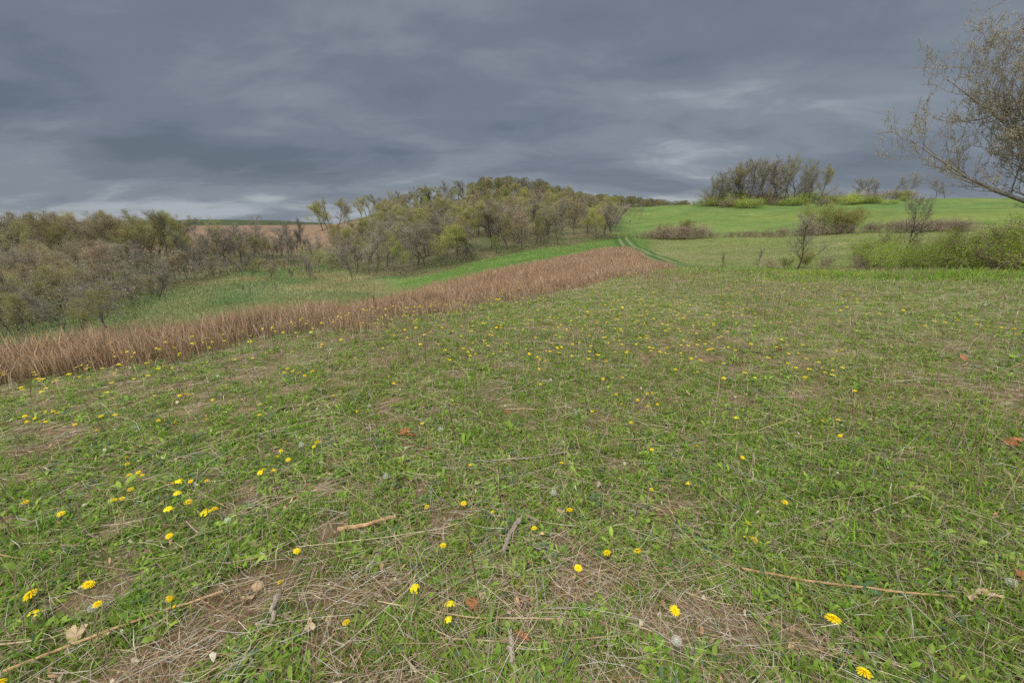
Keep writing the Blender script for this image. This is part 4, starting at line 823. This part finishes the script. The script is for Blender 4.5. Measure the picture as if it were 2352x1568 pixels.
def flower(kind, px, py, label, group=None, dia=.036, stem=None, world=None):
    """px,py: where the bloom shows; the foot stands on the ground below it."""
    if world is None:
        hs = stem if stem is not None else fg.uniform(.045, .10) + (.03 if py < 900 else 0)
        dx = (px - 1176) / FP; up = (784 - py) / FP; d = np.array([dx, math.cos(TH) + up * math.sin(TH), -math.sin(TH) + up * math.cos(TH)])
        t = np.linspace(.6, 60, 4000); P = d[None] * t[:, None]; P[:, 2] += CAMZ; k = np.nonzero(P[:, 2] < Hh(P[:, 0], P[:, 1]) + hs)[0]; k = k[0] if len(k) else 3999
        x, y = P[k, 0], P[k, 1]; zt = P[k, 2]; zg = float(Hh(x, y))
    else: x, y = world; zg = float(Hh(x, y)); hs = stem or .08; zt = zg + hs
    e = thing({'d': 'dandelion', 'c': 'dandelion', 's': 'dandelion_seed_head', 'r': 'yellow_rocket'}[kind], label, {'s': 'seed head', 'r': 'wildflower'}.get(kind, 'dandelion'), (x, y, zg), [], (0, 0, 0), 1, group)
    hd = link({'s': 'seed_globe', 'r': 'blossom_cluster'}.get(kind, 'flower_head'), {'d': fg.choice(HEADS), 'c': CLOSED, 's': SEED, 'r': fg.choice(ROCKET)}[kind], e, (0, 0, zt - zg))
    s = dia * .56 * fg.uniform(.9, 1.12); hd.scale = (s, s, s); hd.rotation_euler = (fg.gauss(.12, .2), fg.gauss(0, .2), fg.uniform(0, 6.28))
    st = link('stem', RSTEM if kind == 'r' else STEM, e); st.scale = (1, 1, max(zt - zg - s * .25, .01)); st.rotation_euler = (0, 0, fg.uniform(0, 6.28))
    return e
NEAR = [  # kind, px, py, bloom diameter, label
 ('d', 68, 1365, .044, 'big open dandelion nearest the lower left corner'), ('d', 203, 1341, .04, 'open dandelion right of the big one in the lower left corner'), ('r', 80, 1411, .038, 'clustered yellow rocket below the big dandelion at lower left'),
 ('d', 391, 1373, .034, 'dandelion standing just above a half closed orange bud at lower left'), ('c', 403, 1395, .026, 'half closed orange dandelion bud under an open bloom at lower left'), ('d', 224, 1386, .034, 'dandelion half hidden behind a grey seed head'),
 ('d', 58, 1152, .032, 'dandelion close to the left edge, above and left of the middle'), ('d', 140, 1179, .036, 'wide dandelion right of the one by the left edge'), ('d', 682, 1264, .032, 'dandelion next to a long leaning pale stem at lower left of centre'), ('d', 643, 1336, .026, 'small dandelion right of the round buff stone'),
 ('d', 795, 1428, .030, 'dandelion alone at the foot of the picture left of the rocket clusters'), ('r', 953, 1352, .036, 'yellow rocket standing by itself left of the two stacked clusters'), ('r', 1033, 1391, .044, 'fullest yellow rocket cluster at the bottom centre'), ('r', 1030, 1424, .032, 'smaller yellow rocket cluster right below the fullest one'),
 ('d', 980, 1163, .030, 'dandelion above the tan corn stalk, left of a taller one'), ('d', 1065, 1155, .031, 'tall stemmed dandelion right above the tan corn stalk end'), ('d', 1131, 1175, .020, 'tiny dandelion between two larger ones above the bottom centre'), ('d', 1018, 1252, .028, 'ragged dandelion below the tan corn stalk'), ('c', 1082, 1270, .020, 'small half closed dandelion right of the ragged one'),
 ('d', 1227, 1212, .028, 'ragged dandelion above the grey piece of wood'), ('d', 1308, 1170, .034, 'round open dandelion right beside a white seed head'), ('d', 1328, 1303, .032, 'dandelion left of and lower than a pair at bottom centre'), ('d', 1394, 1268, .036, 'left bloom of the pair at lower centre right'), ('d', 1464, 1264, .036, 'right bloom of the pair at lower centre right'),
 ('d', 1550, 1401, .038, 'tilted dandelion beside the mossy bare patch near the foot of the picture'), ('d', 1913, 1419, .052, 'largest double dandelion at lower right'), ('d', 1985, 1543, .040, 'dandelion at the very bottom, right of centre'), ('d', 1733, 1238, .034, 'open dandelion with a small bud at its left in the lush green patch'), ('c', 1709, 1234, .020, 'small bud at the left of an open dandelion in the lush patch'),
 ('d', 1718, 1200, .024, 'dandelion just above the open one in the lush green patch'), ('d', 1803, 1153, .028, 'lone dandelion in the green right of the lush patch'), ('d', 1706, 1050, .026, 'dandelion above the lush patch beside a thin dead stem'), ('d', 1600, 1023, .028, 'dandelion right of centre, above the lush patch to the left'), ('d', 1497, 1032, .030, 'dandelion left of another at the same height right of centre'),
 ('d', 1450, 970, .034, 'wide dandelion right of the dark dead clump at the centre'), ('d', 1496, 1123, .024, 'small dandelion directly above the pair at lower centre right'), ('r', 1581, 1112, .030, 'yellow rocket between two dandelions right of the centre'), ('d', 1290, 1062, .022, 'small upright dandelion straight above the round one by the seed head'), ('d', 1080, 1067, .024, 'small dandelion above the tall stemmed one'),
 ('d', 729, 1015, .042, 'large bright dandelion left of the oak leaf at mid left'), ('r', 722, 1026, .030, 'rocket cluster touching the large bright dandelion at mid left'), ('r', 412, 1108, .05, 'wide yellow rocket in the densest yellow group at left'), ('d', 400, 1108, .034, 'dandelion at the left of the densest yellow group'), ('r', 408, 1134, .035, 'rocket below the densest yellow group at left'),
 ('d', 432, 1152, .036, 'dandelion under the densest yellow group at left'), ('r', 388, 1171, .042, 'ragged rocket left below the densest yellow group'), ('d', 492, 1168, .04, 'dandelion capping a rocket clump right of the yellow group'), ('r', 474, 1178, .045, 'rocket clump under a dandelion right of the yellow group'), ('d', 388, 1230, .032, 'lone dandelion below the densest yellow group at left'), ('d', 0, 1566, .04, 'dandelion cut by the bottom left corner')]
for k, px, py, dia, lb in NEAR: flower(k, px, py, lb, None, dia)
MID = """475,1103 437,1105 262,1147 280,1144 300,1123 297,1090 325,1092 318,1084 292,1065 303,1026 290,1050 223,988 364,965 403,971 475,962 596,928 596,952 412,908 422,905 434,905 488,918 355,908 520,890 820,944 766,908
893,864 905,880 1043,928 970,972 1238,847 1241,882 1215,812 1235,820 1252,828 1338,836 1352,824 1393,828 1430,866 1449,882 1415,905 1428,927 1465,918 1487,903 1498,902 1487,932 1510,928 1360,944 1440,807 1470,806 1495,805 1515,807 1532,799 1385,870 1268,741 1663,868 1587,823 1725,790
1847,872 1963,897 2085,766 2125,747 2148,738 2148,724 2171,740 2243,744 2260,755 1840,700 1965,665 2020,720 1690,959 1890,966 1925,963 1930,1000 655,1015 645,1035 637,1048 662,1055 597,1085 628,1080 605,1078 57,955 88,968 105,945 122,944 60,968 105,968 130,948 172,974 232,955 80,960
347,828 377,840 540,825 653,855 660,846 672,852 690,855 718,852 755,872 700,862 580,822 610,810 560,842 783,780 815,822 820,838 735,815 740,790 860,790 880,800 890,760 905,770 935,775 965,790 975,768 1010,790 1020,782 1065,800 1075,808 1085,803 1105,815 1130,770 1150,806 1187,808
1217,813 1255,805 1240,825 1290,798 1315,790 1330,787 1395,765 1410,780 1470,775 1520,742 1560,755 1600,765 1660,705 1700,712 1735,700 1752,722 1790,690 1800,685 1815,688 1850,698 1880,700 1905,705 1930,712 1945,705 1990,722 2010,717 2035,726 2050,716 2075,712 2180,712 2200,735 2230,725 2270,748 2300,752 2330,755 2335,768 2105,700
1545,795 1590,786 1625,722 1640,736 1585,700 1500,702 1470,696 1430,706 1400,720 1370,735 1350,715 1330,742 1300,716 1280,730 1235,712 1210,732 1180,745 1160,728 1140,752 1110,742 1095,728 1060,748 1040,760 1015,752 990,762 955,752 930,757 1445,727 1485,718 1540,712 1570,730 1605,744 1390,700 1420,690 1460,680 1500,672 1530,690 1555,678"""
def zone_of(px, py):
    v = 'far up the slope' if py < 760 else 'half way up the slope' if py < 900 else 'in the middle ground'
    h = 'at left' if px < 500 else 'left of centre' if px < 1000 else 'at centre' if px < 1400 else 'right of centre' if px < 1850 else 'at right'
    return v + ' ' + h
pts = [tuple(map(int, s.split(','))) for s in MID.split()]
for px, py in pts:
    small = py < 900; d = .030 if py > 900 else .034 if py > 800 else .040
    flower('d', px, py, 'small yellow dandelion ' + zone_of(px, py), 'dandelions ' + zone_of(px, py), d * fg.uniform(.85, 1.15))
SD = [(886, 1092, 'round white seed head left above the centre bottom'), (1271, 1130, 'white seed head next to a round open dandelion'), (212, 1395, 'grey seed head in front of a dandelion at lower left'), (523, 1193, 'faint seed head right of the yellow group at left'), (2323, 1337, 'seed head by the right edge above a tan leaf'), (1554, 1470, 'seed head below the tilted dandelion at the bottom'),
      (848, 932, 'small seed head among thin stems left of centre'), (2262, 700, 'tiny white seed head far up the slope at right'), (692, 1020, 'faint seed head beside the large bright dandelion'), (1012, 985, 'seed head above the centre among dead stems'), (500, 863, 'little seed head in the far green at left'), (1265, 872, 'tiny pale seed head at the centre')]
for px, py, lb in SD: flower('s', px, py, lb, None, .033)
# rockets along the edge of the prairie grass
for i in range(150):
    phd = fg.uniform(-54, 17) if i < 105 else fg.uniform(-45, -18); ph = phd * D2; r = float(r_in(ph)) + fg.gauss(-.45, .55); x, y = r * math.sin(ph) + fg.gauss(0, .1), r * math.cos(ph)
    zn = 'at its far left end' if phd < -40 else 'in its left stretch' if phd < -20 else 'in its middle stretch' if phd < 0 else 'in its right stretch'
    flower('r', 0, 0, 'yellow rocket in flower along the prairie grass edge, ' + zn, 'yellow rockets along the prairie grass edge ' + zn, fg.uniform(.022, .040), fg.uniform(.08, .26), (x, y))
# countless tiny yellow blooms farther up the slope
def far_blooms():
    x, y, r, ph = polar(3600, 4.5, 22, .5, -58, 42); d = fbm(x, y, 1.4, 3, 111); k = (d > .50) & on_meadow(r, ph, x, y) & (r < r_in(ph)); x, y, r = x[k], y[k], r[k]; P = []
    for i in range(len(x)):
        V, T = petals([(7, .024 * fg.uniform(.6, 1.2), .25, 0)], i, .012); z = float(Hh(x[i], y[i])) + fg.uniform(.07, .20); V = V + [x[i], y[i], z]
        P.append((V, T, np.tile([[.85, .66, .01]], (len(V), 1))))
    V, T, c = merge(P); link('small_blooms', mesh_np('small_blooms', V, T, c, (M_GRASS,)), kind='stuff', label='countless tiny yellow blooms scattered up the meadow slope', category='wildflowers')
far_blooms()
# ------------------------------------------------------------------ prominent dead stems, sticks, leaves, stone
def dead_stem(px, py, h, lean, az, label, rad=.0035, branches=3, seed=0):
    x, y, z = ground_at(px, py); g = random.Random(seed + px); pts = [np.array([0, 0, -.03])]
    for i in range(6): pts.append(pts[-1] + np.array([math.cos(az) * math.tan(lean) + g.gauss(0, .04), math.sin(az) * math.tan(lean) + g.gauss(0, .04), 1]) * h / 6)
    pts = np.array(pts); main = tube(pts, np.linspace(rad, rad * .35, 7), 5); e = thing('dried_stem', label, 'dead stem', (x, y, z), [('stalk', mesh_np('stalk', *main, None, (M_DEADSTEM,)))], group='prominent dried stems')
    L = []
    for b in range(branches):
        i = g.randint(2, 5); a = g.uniform(0, 6.28); l = h * g.uniform(.1, .28); p = pts[i]; L.append(tube([p, p + np.array([math.cos(a) * l * .45, math.sin(a) * l * .45, l * .6]), p + np.array([math.cos(a) * l * .6, math.sin(a) * l * .6, l])], [rad * .45, rad * .35, rad * .25], 4))
    if L: V, T = join(L); link('side_twigs', mesh_np('side_twigs', V, T, None, (M_DEADSTEM,)), e)
for px, py, h, ln, az, lb in ((1222, 792, .62, .08, 3.0, 'tall dark dried stem right of the middle of the far slope'), (1095, 725, .55, .05, 1, 'tall dried stem before the prairie grass, right of the metal post'), (949, 858, .62, .18, 3.1, 'dried stem slanting left below the metal post'), (980, 860, .5, .02, 0, 'straight dried stem right of the slanting one'), (1050, 1015, .62, .15, 3.1, 'long thin dried stem leaning left at the centre left'),
    (870, 1010, .36, .05, 3, 'dried stem above the round white seed head'), (852, 1000, .30, .3, 3.1, 'dried stem leaning left beside the seed head stem'), (915, 1200, .35, .05, 1, 'dark dried stem crossing the tan corn stalk'), (1098, 1352, .42, .12, 3.1, 'dried stem rising behind the oak leaf at bottom centre'), (1150, 1160, .34, .06, 3.1, 'forked dried stem above the bottom centre'), (1360, 950, .30, .1, .2, 'stubby dark stem in the dead clump at the centre'), (1352, 955, .24, .2, 2.8, 'second stubby stem in the dead clump at the centre'),
    (1700, 1000, .4, .1, .3, 'dried stem in the right middle ground'), (1960, 960, .32, .1, .2, 'dried stem beside a dandelion at middle right'), (2180, 1000, .36, .15, .1, 'dried stem leaning right at middle right'), (2330, 1000, .4, .2, .1, 'dried stem near the right edge'), (1345, 1180, .42, .12, 3.0, 'dried stem leaning left above the dandelion pair'), (1530, 1290, .3, .06, .4, 'thin dried stem right of the dandelion pair'),
    (560, 935, .5, .22, 3.1, 'dried stem leaning left in the left middle ground'), (430, 915, .5, .3, 3.1, 'long dried stem leaning far left at left'), (250, 1000, .45, .35, 3.1, 'leaning dried stem close to the left edge'), (180, 1190, .5, .35, 3.1, 'two branched dried stem at left below the dandelions'), (70, 1260, .5, .4, 3.1, 'dark dried stem at the left edge'), (640, 1150, .28, .1, 2.6, 'bushy dried stem left of the centre'), (1650, 760, .5, .05, .4, 'dried stem on the far slope right of centre'), (1540, 720, .5, .03, .4, 'dried stem near the crest of the meadow'), (1780, 735, .45, .05, .4, 'dried stem at right below the crest'), (1480, 850, .4, .04, .4, 'dried stem above the dandelion group right of centre'), (2330, 1390, .5, .35, .2, 'dried stem at the lower right edge')):
    dead_stem(px, py, h, ln, az, lb)
def stick(pxs, rad, label, m, cat='stick', name='fallen_stick', lift=.032, k=7):
    P = [np.array(ground_at(px, py)) for px, py in pxs]; o = P[0].copy(); t = np.linspace(0, len(P) - 1, 14); P = np.array(P)
    x = np.interp(t, range(len(P)), P[:, 0]); y = np.interp(t, range(len(P)), P[:, 1]); g = np.random.default_rng(int(pxs[0][0])); x = x + g.normal(0, rad * .3, 14); y = y + g.normal(0, rad * .3, 14); z = Hh(x, y)
    z = gsm(z[None], 3, 1)[0] + lift + rad; rr = rad * (1.05 - .35 * t / t[-1]) * (1 + .12 * ((np.arange(14) % 4) == 1))
    V, T = tube(np.stack((x, y, z), 1) - o, rr, k, True); ob = link(name, mesh_np(name, V, T, None, (m,), smooth=False), None, tuple(o)); ob['label'] = label; ob['category'] = cat
stick([(778, 1231), (845, 1222), (912, 1204)], .012, 'thick tan corn stalk lying on the soil left of bottom centre', M_STALK)
stick([(1192, 1212), (1172, 1245), (1152, 1288)], .013, 'grey weathered piece of wood pointing down at bottom centre', M_GREYWOOD)
stick([(640, 1392), (626, 1448)], .011, 'short grey stick right of the buff stone at lower left', M_GREYWOOD)
stick([(1172, 1488), (1176, 1538)], .012, 'flat grey sliver of wood at the bottom centre', M_GREYWOOD)
stick([(1700, 1322), (1860, 1348), (2020, 1372), (2185, 1388)], .0055, 'long reddish stalk lying from the straw tuft to the tan leaf at lower right', M_STALK)
stick([(20, 1560), (160, 1502), (330, 1440), (520, 1378)], .006, 'long brown stalk lying across the lower left corner', M_STALK)
stick([(0, 1500), (120, 1488), (280, 1425)], .003, 'pale thin stalk above the long brown one at lower left', M_HUSK)
stick([(1000, 1480), (1220, 1500), (1420, 1480)], .003, 'thin pale stalk lying across the bottom centre', M_HUSK)
stick([(870, 1400), (1090, 1440), (1290, 1437)], .003, 'long straight straw crossing under the rocket clusters', M_HUSK)
stick([(788, 1128), (860, 1180), (960, 1310)], .0028, 'bent pale straw slanting down across the tan corn stalk', M_HUSK)
stick([(1195, 790), (1290, 795), (1338, 808)], .007, 'grey branch lying far up the slope near the centre', M_GREYWOOD)
stick([(1130, 1068), (1235, 1062), (1300, 1050)], .006, 'tan broken stalk lying left of the centre bottom', M_GREYWOOD)
stick([(1160, 948), (1235, 948)], .004, 'straight pale stick at the centre of the meadow', M_HUSK)
stick([(0, 1290), (80, 1300), (190, 1260)], .003, 'thin brown stalk near the left edge', M_STALK)
stick([(1620, 1010), (1720, 1005), (1840, 960)], .003, 'fine pale stalk right of the centre', M_HUSK)
stick([(2000, 1190), (2070, 1160), (2110, 1145)], .003, 'thin pale stalk at right between green tufts', M_HUSK)
def leafmesh(seed, lobes=7):
    g = random.Random(seed); n = 48; V = [(0, 0, .0)]
    for i in range(n):
        a = i / n * 6.283; rr = .5 + .17 * math.cos(lobes * a) + g.uniform(-.04, .04); x = math.cos(a) * rr; y = math.sin(a) * rr * .55
        V.append((x, y, .22 * abs(y) * 2 + .18 * x * x + .06 * math.sin(7 * a + seed)))
    T = [(0, i + 1, (i + 1) % n + 1) for i in range(n)]; V = np.array(V); V = np.vstack((V, V - [0, 0, .01])); m = n + 1
    T += [(m, m + (i + 1) % n + 1, m + i + 1) for i in range(n)]
    return V, np.array(T)
def dry_leaf(px, py, size, m, label, seed, tilt=.5):
    x, y, z = ground_at(px, py); V, T = leafmesh(seed, 7 if m is M_OAK else 3); me = mesh_np('dry_leaf', V, T, None, (m,), smooth=True)
    o = link('dry_leaf', me, None, (x, y, z + .028 + size * .08)); o.scale = (size,) * 3; o.rotation_euler = (random.Random(seed).uniform(-tilt, tilt) + .3, random.Random(seed + 1).uniform(-tilt, tilt), seed * 1.7); o['label'] = label; o['category'] = 'dead leaf'
for i, (px, py, s, m, lb) in enumerate(((1088, 1408, .085, M_OAK, 'curled brown oak leaf right of the rocket clusters'), (1115, 1388, .06, M_HUSK, 'pale tan leaf overlapping the brown oak leaf at bottom centre'), (1195, 1476, .075, M_OAK, 'brown oak leaf among straw at the very bottom centre'), (2225, 1386, .10, M_HUSK, 'curled tan leaf at the end of the long reddish stalk'), (2268, 1380, .06, M_HUSK, 'small pale leaf right of the curled tan leaf'),
    (930, 1004, .11, M_OAK, 'orange oak leaf in the middle of the meadow left of centre'), (945, 1012, .09, M_OAK, 'second orange oak leaf lying under the first at left of centre'), (2320, 1032, .11, M_OAK, 'bright orange oak leaf by the right edge'), (2335, 1020, .08, M_OAK, 'upturned orange leaf at the right edge beside a flat one'), (1578, 910, .06, M_HUSK, 'pale pinkish leaf right of the dandelion group'), (1657, 892, .08, M_OAK, 'dull brown leaf right of the pale pinkish one'),
    (180, 1478, .09, M_HUSK, 'pale rectangular husk at the lower left'), (238, 1475, .05, M_HUSK, 'small pale husk right of the rectangular one at lower left'), (715, 1456, .06, M_HUSK, 'tan torn leaf left of the bottom centre'), (2190, 1255, .06, M_HUSK, 'whitish leaf in the grass at lower right'), (1590, 1525, .045, M_GREYWOOD, 'small grey leaf at the bottom right of centre'), (1560, 1510, .05, M_GREYWOOD, 'second grey leaf left of the small one at the bottom'),
    (1790, 810, .09, M_OAK, 'rusty leaf on the far slope at right'), (2210, 830, .10, M_OAK, 'rusty leaf at right below the dandelions'), (1165, 952, .05, M_OAK, 'small rusty leaf near the straight pale stick'), (1740, 1170, .05, M_OAK, 'orange scrap of leaf left of the lone dandelion in the green'), (570, 1390, .05, M_HUSK, 'curved pale rind below the buff stone'), (2340, 1340, .07, M_OAK, 'dark orange leaf at the right edge below the seed head'), (1285, 1185, .045, M_HUSK, 'pale grey husk below the seed head at bottom centre'), (1955, 950, .05, M_OAK, 'tiny brown leaf at middle right'), (985, 690 + 350, .05, M_OAK, 'rust scrap of leaf right of the oak leaves'))): dry_leaf(px, py, s, m, lb, i + 3)
def stone(px, py, s, label):
    x, y, z = ground_at(px, py); n, k = 14, 9; V, q = [], []
    for i in range(k + 1):
        a = math.pi * i / k
        for j in range(n):
            b = 6.283 * j / n; rr = 1 + .08 * math.sin(3 * b + i) + .05 * math.cos(5 * a + j); V.append((math.sin(a) * math.cos(b) * rr, math.sin(a) * math.sin(b) * rr * .9, math.cos(a) * .75 * rr))
    q = [(i * n + j, i * n + (j + 1) % n, (i + 1) * n + (j + 1) % n, (i + 1) * n + j) for i in range(k) for j in range(n)]
    o = link('buff_stone', mesh_np('buff_stone', np.array(V), None, None, (M_STONE,), quads=np.array(q)[:, ::-1], smooth=True), None, (x, y, z + s * 1.1)); o.scale = (s,) * 3; o['label'] = label; o['category'] = 'stone'
stone(597, 1365, .027, 'round buff coloured stone in the bare soil at lower left')
